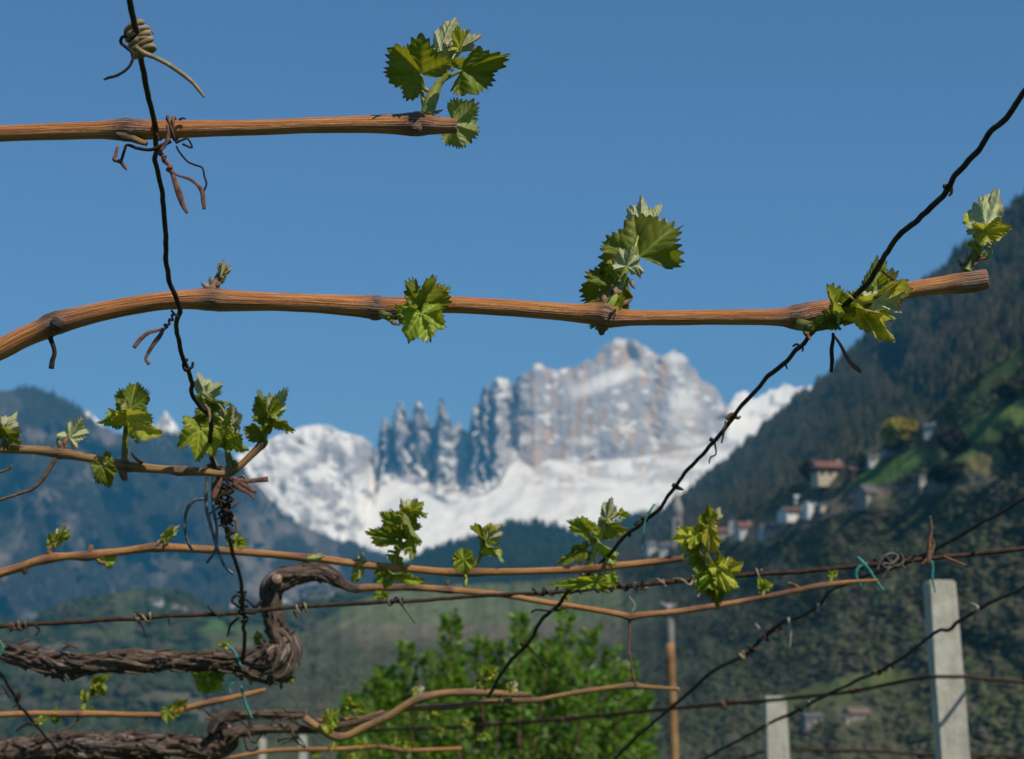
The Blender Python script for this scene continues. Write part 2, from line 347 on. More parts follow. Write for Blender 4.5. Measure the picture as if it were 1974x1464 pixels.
    for c in ((610, 945, 24, 16, -.3), (655, 880, 16, 30, -.6), (700, 880, 22, 34, .2), (690, 905, 12, 12, 0), (530, 870, 10, 8, 0), (565, 868, 16, 8, .3), (625, 865, 14, 14, .6), (580, 905, 22, 9, -.5), (640, 975, 16, 10, -.6), (655, 990, 16, 9, -.4), (713, 955, 10, 7, .4), (545, 940, 8, 20, 0), (590, 1000, 14, 22, .2), (515, 900, 13, 9, .2), (500, 925, 9, 13, .2)):
        rk = np.maximum(rk, 0.85 * ell(*c))
    rk = np.maximum(rk, 0.75 * sstep(0.54, 0.66, n1 * 0.6 + n2 * 0.4) * sstep(830, 860, PY) * sstep(470, 520, X))
    rk = rk * (0.75 + 0.6 * fbm(X / 8, PY / 8, 57, 3)) * 1.5
    sn = np.where(dome > 0.5, 1 - np.clip(rk, 0, 1) * sstep(0.02, 0.15, T), sn)
    ap = np.maximum(0, 0.75 * ell(1060, 915, 30, 9, .15)); ap = np.maximum(ap, 0.7 * ell(1215, 922, 42, 8, -.05)); ap = np.maximum(ap, 0.65 * ell(1300, 912, 40, 11, .1)); ap = np.maximum(ap, 0.6 * ell(1340, 860, 40, 10, -.3)) ; ap = np.maximum(ap, .5 * ell(962, 985, 5, 14, .6))
    ap = np.maximum(ap, 0.8 * sstep(0.52, 0.62, fbm(X / 40, PY / 9, 58, 4)) * sstep(965, 930, PY) * sstep(960, 1040, X)); ap = np.maximum(ap, 0.35 * sstep(0.60, 0.70, fbm((X + PY) / 30, (PY - X * .3) / 50, 59, 4)))
    base = np.where(T > 0.015, sn, 1 - ap * (0.5 + n3 * 0.8))
    org = sstep(0.48, 0.62, fbm(X / 12, PY / 40, 61, 4)) * sstep(960, 1040, X) * sstep(1380, 1330, X)
    rock = blend(np.broadcast_to(ROCK, X.shape + (3,)) * (0.75 + 0.5 * n3[..., None]), ORANGE, org * 0.8)
    base = np.minimum(base, 1 - 0.8 * ell(1208, 695, 4, 26, .06)); base = np.minimum(base, 1 - .7 * ell(1262, 715, 4, 30, .05)); base = np.minimum(base, 1 - .6 * ell(1168, 790, 4, 18, .05))
    col = blend(rock, SNOW, np.clip(base, 0, 1))
    b1 = P[-1].copy(); b1[:, 1] += 250; b1[:, 2] -= 260
    b2 = P[-1].copy(); b2[:, 1] += 1600; b2[:, 2] = -95
    sk = P[0].copy(); sk[:, 2] = -95; sk[:, 1] -= 600
    A = np.concatenate([sk[None], P, b1[None], b2[None]]); Cc = np.concatenate([col[:1], col, col[-1:], col[-1:]])
    tag(mesh_obj('snowy_massif', A.reshape(-1, 3), grid_faces(A.shape[0], nx), M['rock'], attrs={'col': Cc.reshape(-1, 3)}), kind='structure')
build_massif()
def col_peaks(X, PY, T):
    n = fbm(X / 9, PY / 9, 71, 4)
    return blend(np.broadcast_to(ROCK, X.shape + (3,)), SNOW, sstep(0.3, 0.5, n))
Sheet('far_snow_peaks', 90, 400, 240, 40, [(90, 850), (140, 812), (157, 789), (172, 794), (190, 812), (215, 838), (248, 832), (256, 800), (268, 789), (278, 788), (287, 802), (293, 828), (300, 822), (312, 800), (319, 791), (327, 804), (343, 824), (360, 842), (400, 860)],
      [(90, 950), (400, 950)], [(90, 11500), (400, 11500)], [(90, 10900), (400, 10900)], col_peaks, M['rock'], 150, 14, 1.5, 6, 700, 300, -95, 9)

# --- left mountain, middle ridge, right mountain flank, low hill, near hillside
def col_left(X, PY, T):
    n = fbm(X / 70, PY / 60, 81, 5); n2 = fbm(X / 26, PY / 34, 82, 4)
    c = blend(np.broadcast_to(C3(0.050, 0.044, 0.034), X.shape + (3,)), C3(0.078, 0.066, 0.050), sstep(0.4, 0.65, n))
    m = sstep(0.56, 0.70, n * 0.55 + n2 * 0.5) * sstep(775, 830, PY)
    return blend(c, C3(0.30, 0.235, 0.185), m * 0.42)
SL = Sheet('left_mountain', -120, 960, 420, 130, [(-120, 775), (-40, 760), (0, 755), (50, 750), (100, 758), (135, 776), (165, 802), (190, 818), (225, 836), (300, 832), (380, 842), (440, 880), (470, 905), (505, 945), (545, 995), (600, 1022), (660, 1045), (720, 1068), (800, 1092), (880, 1108), (960, 1125)],
      [(-120, 1320), (960, 1260)], [(-120, 8800), (300, 9000), (560, 9000), (960, 7500)], [(-120, 6200), (960, 6000)], col_left, M['far_hill'], 700, 90, 3.5, 22, 2500, 500, -95, 11)
def col_forest(X, PY, T):
    n = fbm(X / 40, PY / 30, 91, 5)
    return blend(np.broadcast_to(C3(0.022, 0.036, 0.017), X.shape + (3,)), C3(0.05, 0.06, 0.026), sstep(0.42, 0.68, n))
SD = Sheet('middle_forest_ridge', 720, 1480, 300, 60, [(720, 1130), (780, 1092), (830, 1068), (870, 1054), (920, 1040), (960, 1028), (978, 1014), (1020, 1012), (1070, 1018), (1100, 1032), (1125, 1038), (1150, 1024), (1200, 1006), (1250, 990), (1300, 985), (1480, 985)],
      [(720, 1220), (1480, 1200)], [(720, 5600), (1480, 5600)], [(720, 3600), (1480, 3600)], col_forest, M['far_hill'], 250, 60, 4, 14, 1500, 300, -95, 13)
def col_right(X, PY, T):
    n = fbm(X / 60, PY / 45, 101, 5)
    c = blend(np.broadcast_to(C3(0.036, 0.038, 0.020), X.shape + (3,)), C3(0.075, 0.062, 0.036), sstep(0.45, 0.7, n))
    return c
SE = Sheet('right_mountain', 1130, 2160, 420, 130, [(1130, 1085), (1200, 1045), (1280, 1000), (1340, 950), (1400, 905), (1470, 842), (1550, 775), (1590, 745), (1640, 690), (1700, 628), (1760, 585), (1830, 525), (1900, 462), (1974, 400), (2060, 320), (2160, 240)],
      [(1130, 1150), (1300, 1110), (1500, 1010), (1700, 930), (1900, 800), (2160, 700)], [(1130, 4600), (1400, 4000), (1974, 2700), (2160, 2500)], [(1130, 2600), (1400, 2000), (1974, 1350), (2160, 1250)], col_right, M['far_hill'], 220, 90, 5, 18, 1500, 300, -95, 15)
def col_low(X, PY, T):
    n = fbm(X / 60, PY / 26, 111, 5); n2 = fbm(X / 120, PY / 24, 113, 4)
    c = blend(np.broadcast_to(C3(0.026, 0.042, 0.018), X.shape + (3,)), C3(0.075, 0.085, 0.035), sstep(0.45, 0.65, n))
    c = blend(c, C3(0.16, 0.135, 0.095), 0.6 * sstep(0.53, 0.68, n2) * sstep(1180, 1230, PY))
    return blend(c, C3(0.07, 0.13, 0.03), sstep(1190, 1200, PY) * sstep(1222, 1208, PY) * sstep(340, 380, X) * sstep(520, 440, X))
SG = Sheet('low_wooded_hill', -150, 900, 360, 110, [(-150, 1215), (0, 1205), (80, 1188), (140, 1166), (190, 1150), (240, 1139), (290, 1132), (340, 1142), (420, 1168), (480, 1176), (540, 1166), (600, 1152), (660, 1140), (760, 1132), (900, 1130)],
      [(-150, 1500), (900, 1420)], [(-150, 3300), (300, 3500), (900, 3700)], [(-150, 1900), (900, 2000)], col_low, M['hill'], 150, 70, 4, 14, 1100, 200, -95, 17)
def col_hill(X, PY, T):
    n = fbm(X / 55, PY / 32, 121, 5); n2 = fbm(X / 24, PY / 18, 122, 4)
    c = blend(np.broadcast_to(C3(0.072, 0.080, 0.042), X.shape + (3,)), C3(0.100, 0.104, 0.056), sstep(0.42, 0.66, n))
    c = blend(c, C3(0.11, 0.088, 0.06), 0.6 * sstep(0.55, 0.7, n2))
    vy = sstep(1118, 1132, PY) * sstep(1225, 1195, PY + (X - 950) * 0.02) * sstep(600, 680, X) * sstep(1290, 1230, X)   # vineyard terraces
    rows = 0.5 + 0.5 * np.sin(PY * 0.9 + X * 0.05)
    c = blend(c, C3(0.125, 0.148, 0.072), vy * 0.95)
    c = blend(c, C3(0.17, 0.14, 0.10), sstep(1196, 1206, PY) * sstep(1250, 1225, PY) * sstep(640, 700, X) * sstep(1250, 1150, X) * 0.55)
    c = blend(c, C3(0.20, 0.16, 0.11), np.exp(-((PY - 1206 + (X - 660) * 0.55) / 4) ** 2) * sstep(625, 635, X) * sstep(725, 715, X) * 0.7)
    def patch(cx, cy, rx, ry, a):
        u = ((X - cx) * math.cos(a) + (PY - cy) * math.sin(a)) / rx; v = (-(X - cx) * math.sin(a) + (PY - cy) * math.cos(a)) / ry
        return sstep(1.15, 0.8, np.sqrt(u * u + v * v) + (n2 - 0.5) * 0.5)
    for (q, k) in ((patch(1712, 906, 92, 21, -.42), C3(0.095, 0.175, 0.032)), (patch(1895, 838, 120, 38, -.62), C3(0.115, 0.165, 0.040)), (patch(1900, 890, 55, 22, -.5), C3(0.15, 0.13, 0.055)),
                   (patch(1800, 937, 140, 13, -.12), C3(0.20, 0.155, 0.11)), (patch(1560, 1003, 130, 13, -.28), C3(0.155, 0.135, 0.095)), (patch(1640, 955, 60, 14, -.3), C3(0.13, 0.105, 0.08)), (patch(1830, 1000, 120, 30, -.2), C3(0.055, 0.07, 0.03)),
                   (patch(1620, 1330, 160, 22, -.25), C3(0.10, 0.13, 0.04)), (patch(1615, 1242, 22, 7, 0), C3(0.30, 0.20, 0.10)), (patch(1940, 1380, 80, 40, -.2), C3(0.07, 0.10, 0.03)), (patch(1920, 725, 120, 34, -.72), C3(0.095, 0.135, 0.038))):
        c = blend(c, k, q * 0.9)
    return c
SF = Sheet('near_hillside', 300, 2160, 620, 190, [(300, 1470), (350, 1432), (420, 1378), (480, 1325), (530, 1262), (570, 1228), (620, 1195), (680, 1162), (760, 1140), (860, 1130), (1000, 1122), (1120, 1112), (1200, 1092), (1250, 1068), (1300, 1044), (1360, 1018), (1420, 992), (1470, 965), (1530, 930), (1580, 905), (1640, 880), (1700, 858), (1750, 838), (1790, 815), (1820, 780), (1860, 735), (1900, 705), (1974, 668), (2160, 560)],
      [(300, 1540), (2160, 1540)], [(300, 1700), (600, 2100), (900, 2100), (1200, 1800), (1400, 1450), (1600, 1200), (1800, 1100), (2160, 950)], [(300, 1000), (900, 900), (1400, 700), (2160, 600)], col_hill, M['hill'], 18, 60, 3.5, 16, 700, 60, -95, 19)

# --- woods: trees too many and too far to count, one mass per slope
def ico(sub):
    import bmesh
    bm = bmesh.new(); bmesh.ops.create_icosphere(bm, subdivisions=sub, radius=1)
    V = np.array([v.co[:] for v in bm.verts]); F = np.array([[v.index for v in f.verts] for f in bm.faces]); bm.free(); return V, F
def ico0():
    V, F = ico(1); p = (1 + 5 ** .5) / 2
    import bmesh
    bm = bmesh.new(); bmesh.ops.create_icosphere(bm, subdivisions=1, radius=1)
    V = np.array([v.co[:] for v in bm.verts]); F = np.array([[v.index for v in f.verts] for f in bm.faces]); bm.free(); return V, F
def woods(name, sheet, n, hmin, hmax, cols, conif, dens, label, seed):
    r = np.random.default_rng(seed)
    xs = r.uniform(sheet.xs[0], sheet.xs[-1], n * 4); tt = r.uniform(0, 1, n * 4) ** 0.7
    tp = np.interp(xs, sheet.xs, sheet.top); bt = np.interp(xs, sheet.xs, sheet.bot); ys = bt + (tp - bt) * tt
    kx = (r.uniform(0, 1, n * 4) < dens(xs, ys)) & (xs < 2060) & (ys < 1490) & (xs > -60)
    xs, ys = xs[kx][:n], ys[kx][:n]
    P = at_np(xs, ys, sheet.Yat(xs, ys)); m = len(P)
    h = (hmin + (hmax - hmin) * r.uniform(0, 1, m) ** (1 if conif else 1.7)) * (0.7 + 0.6 * fbm(xs / 20, ys / 20, seed, 3))
    if conif:
        k = 6; a = np.arange(k) * 2 * math.pi / k
        V = [[0, 0, 1]] + [[math.cos(x) * .17, math.sin(x) * .17, .42] for x in a] + [[math.cos(x + .5) * .26, math.sin(x + .5) * .26, .04] for x in a]
        F = [[0, 1 + i, 1 + (i + 1) % k] for i in range(k)] + [[1 + i, 7 + i, 7 + (i + 1) % k] for i in range(k)]
        V = np.array(V); F = np.array(F)
    else:
        V, F = ico(1) if m < 6000 else ico0(); V = V * ([0.62, 0.62, 0.40] if m < 6000 else [0.95, 0.95, 0.34]); V[:, 2] += 0.24 if m < 6000 else 0.12
    nv = len(V); ang = r.uniform(0, 6.28, m); c, s = np.cos(ang), np.sin(ang)
    J = 1 + (r.uniform(-1, 1, (m, nv, 1)) * (0.10 if conif else 0.30))
    W = V[None] * J
    X = (W[..., 0] * c[:, None] - W[..., 1] * s[:, None]); Y = (W[..., 0] * s[:, None] + W[..., 1] * c[:, None])
    wf = r.uniform(0.8, 1.3, (m, 1))
    A = np.stack([X * h[:, None] * wf + P[:, None, 0], Y * h[:, None] * wf + P[:, None, 1], W[..., 2] * h[:, None] + P[:, None, 2] - 0.05 * h[:, None]], -1)
    FF = (F[None] + (np.arange(m) * nv)[:, None, None]).reshape(-1, F.shape[1])
    ci = np.clip(fbm(xs / 34, ys / 22, seed + 40, 3) * 1.9 - 0.45 + r.uniform(-.13, .13, m), 0, .999)
    cc = np.array(cols)[(ci * len(cols)).astype(int)] * r.uniform(0.8, 1.2, (m, 1))
    CC = np.repeat(cc, nv, 0)
    o = mesh_obj(name, A.reshape(-1, 3), FF, M['foliage'], smooth=not conif, attrs={'col': CC})
    tag(o, label, 'forest', kind='stuff'); return o
one = lambda x, y: np.ones_like(x)
woods('forest', SE, 15000, 16, 30, [(0.034, 0.036, 0.020), (0.042, 0.044, 0.024), (0.070, 0.060, 0.036), (0.050, 0.052, 0.026)], True, one, 'dark conifer forest covering the steep mountain flank at right', 5)
woods('forest', SD, 6000, 18, 30, [(0.020, 0.032, 0.016), (0.028, 0.042, 0.02)], True, one, 'dark conifer forest on the low ridge below the snowfield', 6)
woods('forest', SL, 9000, 18, 34, [(0.044, 0.040, 0.028), (0.054, 0.048, 0.032)], True, lambda x, y: sstep(0.62, 0.5, fbm(x / 70, y / 60, 81, 5)), 'conifer forest on the hazy blue mountain at left', 8)
def dens_hill(x, y):
    n = fbm(x / 55, y / 32, 131, 4)
    d = sstep(0.30, 0.62, n) * 0.7 + 0.3
    vy = (y > 1112) & (y < 1250) & (x > 600) & (x < 1280)
    d = np.where(vy, 0.04, d)
    for cx, cy, rx, ry, a in ((1712, 906, 96, 24, -.42), (1895, 838, 116, 36, -.62), (1900, 890, 60, 26, -.5), (1930, 722, 70, 16, -.72), (1800, 940, 135, 14, -.12), (1545, 990, 120, 26, -.28), (1600, 915, 60, 26, 0), (1700, 880, 30, 22, 0), (1440, 1028, 80, 22, 0), (1620, 1330, 150, 24, -.25), (1270, 1060, 50, 20, 0), (1650, 1375, 60, 22, 0), (1700, 955, 60, 26, 0)):
        u = ((x - cx) * math.cos(a) + (y - cy) * math.sin(a)) / rx; v = (-(x - cx) * math.sin(a) + (y - cy) * math.cos(a)) / ry
        d = np.where(u * u + v * v < 1, 0.0, d)
    return d
woods('woodland', SF, 30000, 0.7, 2.4, [(0.066, 0.070, 0.040), (0.078, 0.088, 0.044), (0.086, 0.108, 0.046), (0.080, 0.092, 0.046), (0.100, 0.090, 0.066), (0.074, 0.078, 0.046), (0.102, 0.094, 0.068), (0.090, 0.116, 0.048)], False, dens_hill, 'mixed spring woodland and scrub on the hillside below the farmhouses', 9)
woods('woodland', SG, 4500, 9, 16, [(0.028, 0.042, 0.018), (0.045, 0.06, 0.024), (0.06, 0.055, 0.035)], False, lambda x, y: sstep(0.40, 0.58, fbm(x / 60, y / 26, 141, 4)), 'hazy woodland on the low hill with the white hamlet', 10)

# --- haze: the air of the valley
def build_haze():
    x, y0, y1, z0, z1 = 13000, -3600, 14500, -101, 1960
    V = [(-x, y0, z0), (x, y0, z0), (x, y1, z0), (-x, y1, z0), (-x, y0, z1), (x, y0, z1), (x, y1, z1), (-x, y1, z1)]
    F = [(3, 2, 1, 0), (4, 5, 6, 7), (0, 1, 5, 4), (1, 2, 6, 5), (2, 3, 7, 6), (3, 0, 4, 7)]
    m = bpy.data.materials.new('haze_air'); m.use_nodes = True; n = m.node_tree.nodes; n.clear()
    out = n.new('ShaderNodeOutputMaterial'); v = n.new('ShaderNodeVolumePrincipled')
    v.inputs['Color'].default_value = (0.10, 0.57, 1.0, 1); v.inputs['Density'].default_value = 4.8e-5; v.inputs['Anisotropy'].default_value = 0.0
    m.node_tree.links.new(v.outputs[0], out.inputs['Volume'])
    o = mesh_obj('haze', V, F, m, smooth=False); tag(o, kind='stuff')
build_haze()

# ------------------------------------------------------------------ tubes
def spline(pts, n):
    P = np.array(pts, float); m = len(P)
    d = np.concatenate([[0], np.cumsum(np.maximum(1e-6, np.linalg.norm(np.diff(P[:, :3], axis=0), axis=1) ** 0.7))])
    u = np.linspace(0, d[-1], n); k = np.clip(np.searchsorted(d, u, side='right') - 1, 0, m - 2)
    out = []
    tg = np.zeros_like(P)
    for i in range(m):
        a, b = max(0, i - 1), min(m - 1, i + 1); tg[i] = (P[b] - P[a]) / (d[b] - d[a])
    h = (d[k + 1] - d[k])[:, None]; t = ((u - d[k]) / (d[k + 1] - d[k]))[:, None]
    return ((2 * t ** 3 - 3 * t ** 2 + 1) * P[k] + (t ** 3 - 2 * t ** 2 + t) * h * tg[k] + (-2 * t ** 3 + 3 * t ** 2) * P[k + 1] + (t ** 3 - t ** 2) * h * tg[k + 1])
def tube_arrays(path, nl, ns, rough=0.0, lump=0.0, flat=1.0, seed=0, ridges=0.0, fq=2.2, crinkle=0.0):
    """path rows: x,y,z,radius,node"""
    S = spline(path, nl); C = S[:, :3].copy()
    if crinkle:
        q = np.linspace(0, nl / 11.0, nl)
        for ax in (0, 2): C[:, ax] += crinkle * (fbm(q, q * 0 + ax * 7, seed + 3, 3) - 0.5) * 2
    rad = np.maximum(S[:, 3], 1e-5); nd = np.clip(S[:, 4], 0, 1)
    T = np.gradient(C, axis=0); T /= np.linalg.norm(T, axis=1, keepdims=True) + 1e-12
    L = np.concatenate([[0], np.cumsum(np.linalg.norm(np.diff(C, axis=0), axis=1))])
    n = np.array([0, 0, 1.0]) if abs(T[0][2]) < 0.9 else np.array([1.0, 0, 0])
    N = np.zeros_like(C)
    for i in range(nl):
        n = n - T[i] * n.dot(T[i]); n /= np.linalg.norm(n) + 1e-12; N[i] = n
    B = np.cross(T, N)
    a = np.arange(ns) * 2 * math.pi / ns
    A, LL = np.meshgrid(a, L)
    rm = rad.mean()
    f = np.ones_like(A)
    if rough: f += rough * (fbm(np.cos(A) * fq + LL / rm * (0.30 if fq < 3 else 0.5) + 40, np.sin(A) * fq + seed * 3.1 + LL / rm * .11, seed, 4) - 0.5) * 2
    if lump: f += lump * (fbm(LL / rm * 0.16, A * 0 + seed, seed + 9, 3) - 0.5) * 2
    if ridges: f += ridges * np.sin(A * 9 + 2.0 * np.sin(LL / rm * .08)) * (0.5 + vnoise(LL / rm * 0.2, A * 2.5, seed))
    f += nd[:, None] * (0.05 * np.sin(A * 2 + 1.3 * seed) + 0.22 * (fbm(np.cos(A) * 3 + LL / rm * .9, np.sin(A) * 3 + seed, seed + 4, 3) - 0.5))
    V = C[:, None] + (rad[:, None] * f)[..., None] * (np.cos(A)[..., None] * N[:, None] + flat * np.sin(A)[..., None] * B[:, None])
    tc = np.stack([np.cos(A), np.sin(A), LL * 6 + seed * 1.7], -1)
    i = np.arange(nl * ns).reshape(nl, ns); j = np.roll(i, -1, 1)
    F = np.stack([i[:-1].ravel(), j[:-1].ravel(), j[1:].ravel(), i[1:].ravel()], -1)
    V = V.reshape(-1, 3); tc = tc.reshape(-1, 3); nda = np.repeat(nd, ns)
    caps = [list(range(ns - 1, -1, -1)), list(range((nl - 1) * ns, nl * ns))]
    return V, F, tc, nda, caps
_seed = [0]
def tube(name, path, mat, parent=None, nl=None, ns=8, cap_mat=None, **kw):
    _seed[0] += 1
    nl = nl or max(8, len(path) * 5)
    V, F, tc, nd, caps = tube_arrays(path, nl, ns, seed=_seed[0], **kw)
    Fl = [tuple(map(int, f)) for f in F] + [tuple(c) for c in caps]
    fm = [0] * len(F) + [1 if cap_mat else 0] * 2
    o = mesh_obj(name, V, Fl, mat, attrs={'tc': tc, 'node': nd}, mats=[mat] + ([cap_mat] if cap_mat else []), fm=fm)
    if parent is not None: keep(o, parent)
    return o
def multi_tube(name, paths, mat, parent=None, ns=6, **kw):
    Vs, Fs, Ts, Ns, off = [], [], [], [], 0
    for p in paths:
        _seed[0] += 1
        V, F, tc, nd, caps = tube_arrays(p, max(8, len(p) * 5), ns, seed=_seed[0], **kw)
        Fs += [tuple(int(x) + off for x in f) for f in F] + [tuple(x + off for x in c) for c in caps]
        Vs.append(V); Ts.append(tc); Ns.append(nd); off += len(V)
    o = mesh_obj(name, np.concatenate(Vs), Fs, mat, attrs={'tc': np.concatenate(Ts), 'node': np.concatenate(Ns)})
    if parent is not None: keep(o, parent)
    return o
def px_path(pts, Y=None, dy=0.0, wdef=8):
    """(px, py, width px, node[, extra depth]) -> world path. Y None: on the trellis roof; number: fixed; function of px,py"""
    out = []
    for p in pts:
        x, y = p[0], p[1]; wd = p[2] if len(p) > 2 else wdef; nd = p[3] if len(p) > 3 else 0; e = p[4] if len(p) > 4 else 0
        yy = DP(y) if Y is None else (Y(x, y) if callable(Y) else Y)
        yy += dy + e; q = at(x, y, yy)
        out.append((q.x, q.y, q.z, wd * 0.5 * yy / FPX / CP, nd))
    return out

# ------------------------------------------------------------------ leaves
LOBES = ((0, 1.0, 34), (50, 0.93, 33), (-50, 0.93, 33), (102, 0.76, 36), (-102, 0.76, 36))
VEINS = (0, 52, -52, 106, -106)
def leaf_mesh(L, wf=1.0, fold=0.0, curl=0.0, pleat=0.27, ruffle=0.14, seed=0, lob=1.0, span=158, rib=1.0):
    r = random.Random(seed); span = span - r.uniform(8, 34); na, nr = 2 * int(span / 1.75) + 1, 15
    th = np.linspace(-span, span, na)
    Rr = np.zeros(na)
    asym = r.uniform(-0.10, 0.10)
    for a, ln, wd in LOBES: Rr += (ln * (1 - 0.16 * r.random() + asym * np.sign(a)) * np.exp(-((th - a - r.uniform(-5, 5)) / wd) ** 2 * 0.62 * lob)) ** 3.6
    Rr = np.maximum(Rr, 0.30 ** 3.6) ** (1 / 3.6) * 0.96
    per = 9.6; thj = th + 7.0 * (vnoise(th / 23.0 + seed * 1.3, th * 0, seed + 8) - 0.5) * 2; ph = np.abs((thj / per + 0.5) % 1 - 0.5) * 2           # 0 at tooth tip
    amp = 0.10 + 0.12 * (vnoise(th / 17, th * 0 + seed, seed))
    Rt = Rr * (1 + amp * (0.45 - ph))
    Rt *= 1 + 0.10 * (vnoise(th / 40.0 + seed, th * 0, seed + 3) - 0.5)
    rho = np.linspace(0.02, 1, nr) ** 0.9
    TH, RHO = np.meshgrid(np.radians(th), rho)
    RR = Rr * (1 - RHO ** 5) + Rt * RHO ** 5
    rad = RR * RHO
    x = rad * np.sin(TH) * wf; y = rad * np.cos(TH)
    best = np.full(TH.shape, 9.0); al = np.zeros(TH.shape); la = np.zeros(TH.shape)
    for a in VEINS:
        d = np.abs(TH - math.radians(a)); m = d < best
        best = np.where(m, d, best); al = np.where(m, rad * np.cos(d), al); la = np.where(m, rad * np.sin(d), la)
    q = ((al - 0.85 * la) / 0.17 + seed * 0.13) % 1.0
    sec = np.exp(-((q - 0.5) / 0.16) ** 2) * (la > 0.015)
    vein = np.clip(np.exp(-(la / 0.022) ** 2) + 0.55 * sec, 0, 1)
    z = pleat * rad * (np.sin(np.clip(best / 0.5, 0, 1) * math.pi / 2) - 0.5)
    z -= 0.045 * rib * sec * np.sqrt(rad + 0.01)
    z += fold * np.abs(x) + (curl + r.uniform(-.12, .16)) * rad ** 2 + ruffle * (0.6 + r.random()) * RHO ** 2.2 * np.sin(TH * r.uniform(2.4, 4.6) + seed) + r.uniform(-.16, .16) * x * np.abs(y) + 0.05 * RHO ** 3 * np.sin(TH * 11 + seed * 2)
    z += 0.10 * (fbm(x * 2.2 + seed, y * 2.2, seed, 2) - 0.5)
    z += 0.35 * fold * np.abs(x) + r.uniform(-.10, .18) * RHO ** 5 * rad
    z0 = z[0].mean(); V = np.stack([x, y, z - z0], -1) * L
    tip = np.clip((RHO - 0.86) / 0.14, 0, 1) ** 1.5 * np.clip(1 - ph * 1.5, 0, 1)
    tip = np.maximum(tip, 0.30 * np.clip((RHO - 0.84) / 0.16, 0, 1))
    F = grid_faces(nr, na)
    tc = np.stack([x, y, x * 0 + seed * 3.7], -1)
    return V.reshape(-1, 3), F.copy(), tc.reshape(-1, 3), vein.ravel(), tip.ravel()
_ls = [0]
def leaf(parent, Y, base, tip, kind='mid', wf=1.0, roll=0, pitch=0, fold=0.1, curl=0.0, flip=False, dy=0.0, name='leaf', **kw):
    """base and tip: where the leaf joins its stalk and where its middle lobe ends; roll about the midrib, pitch away from the eye (deg)"""
    _ls[0] += 1
    Yb = Y + dy; b = at(base[0], base[1], Yb); t0 = at(tip[0], tip[1], Yb)
    L0 = (t0 - b).length; t = at(tip[0], tip[1], Yb + L0 * math.tan(R(pitch)))
    m = t - b; L = m.length; m.normalize()
    c = -FWD; n0 = (c - m * c.dot(m)).normalized(); s0 = m.cross(n0)
    n = n0 * math.cos(R(roll)) + s0 * math.sin(R(roll)); s = m.cross(n)
    if flip: n = -n; s = -s
    V, F, tc, vein, tp = leaf_mesh(L * 0.97, wf * (0.78 if wf > .7 else 0.86), fold, curl, seed=_ls[0], **kw)
    Mx = np.array([s[:], m[:], n[:]])
    W = V @ Mx + np.array(b[:])
    o = mesh_obj(name, W, F, M['L_' + kind], attrs={'tc': tc, 'vein': vein, 'tip': tp})
    return keep(o, parent)
def petiole(parent, Y, pts, wd=7, mat='stem', name='petiole', dy=0.0):
    return tube(name, px_path([(p[0], p[1], p[2] if len(p) > 2 else wd, 0, p[3] if len(p) > 3 else 0) for p in pts], Y, dy), M[mat], parent, ns=7)
def shoot(root, Y, pts, leaves=(), stalks=(), mat='stem', scales=(), name='shoot', dy=0.0):
    s = tube(name, px_path(pts, Y, dy), M[mat], root, ns=9, rough=0.10)
    for lf in leaves:
        kw = dict(lf[2]) if len(lf) > 2 else {}
        kw['dy'] = kw.get('dy', 0) + dy
        leaf(s, Y, lf[0], lf[1], **kw)
    for st in stalks:
        petiole(s, Y, st, dy=dy)
    for (x, y, wd, ang) in scales:      # brown bud scales, small cupped flakes
        c, sn = math.cos(R(ang)), math.sin(R(ang))
        h = wd * 1.35
        p = [(x, y, wd * 0.45), (x + c * h * 0.3, y - sn * h * 0.3, wd * .62), (x + c * h * 0.65, y - sn * h * 0.65, wd * 0.42), (x + c * h + 2, y - sn * h - 1, .8)]
        tube('bud_scale', px_path(p, Y, dy - 0.002), M['scale'], s, ns=8, flat=0.45, rough=0.3)
    return s
def curl_pts(cx, cy, r, turns, a0, grow=0.6, n=14):
    return [(cx + r * (1 - grow * k / n) * math.cos(a0 + turns * 6.283 * k / n), cy + r * (1 - grow * k / n) * math.sin(a0 + turns * 6.283 * k / n)) for k in range(n + 1)]
def coil(px0, py0, px1, py1, Yc, rpx, turns, wd):
    """a coil wound round the axis from (px0,py0) to (px1,py1)"""
    a = np.array(at(px0, py0, Yc)); b = np.array(at(px1, py1, Yc)); ax = b - a; ln = np.linalg.norm(ax); ax /= ln
    u = np.cross(ax, [0, 1, 0]); u /= np.linalg.norm(u); v = np.cross(ax, u)
    rr = rpx * Yc / FPX; out = []
    n = int(turns * 12)
    for k in range(n + 1):
        t = k / n; an = t * turns * 2 * math.pi
        jr = rr * (1 + 0.20 * math.sin(an * 1.7 + px0) + .1 * math.sin(an * .37))
        q = a + ax * ln * (t + 0.5 / max(turns, 1) * math.sin(an * .43 + py0)) + jr * (u * math.cos(an) + v * math.sin(an))
        out.append((q[0], q[1], q[2], wd * 0.5 * Yc / FPX, 0))
    return out

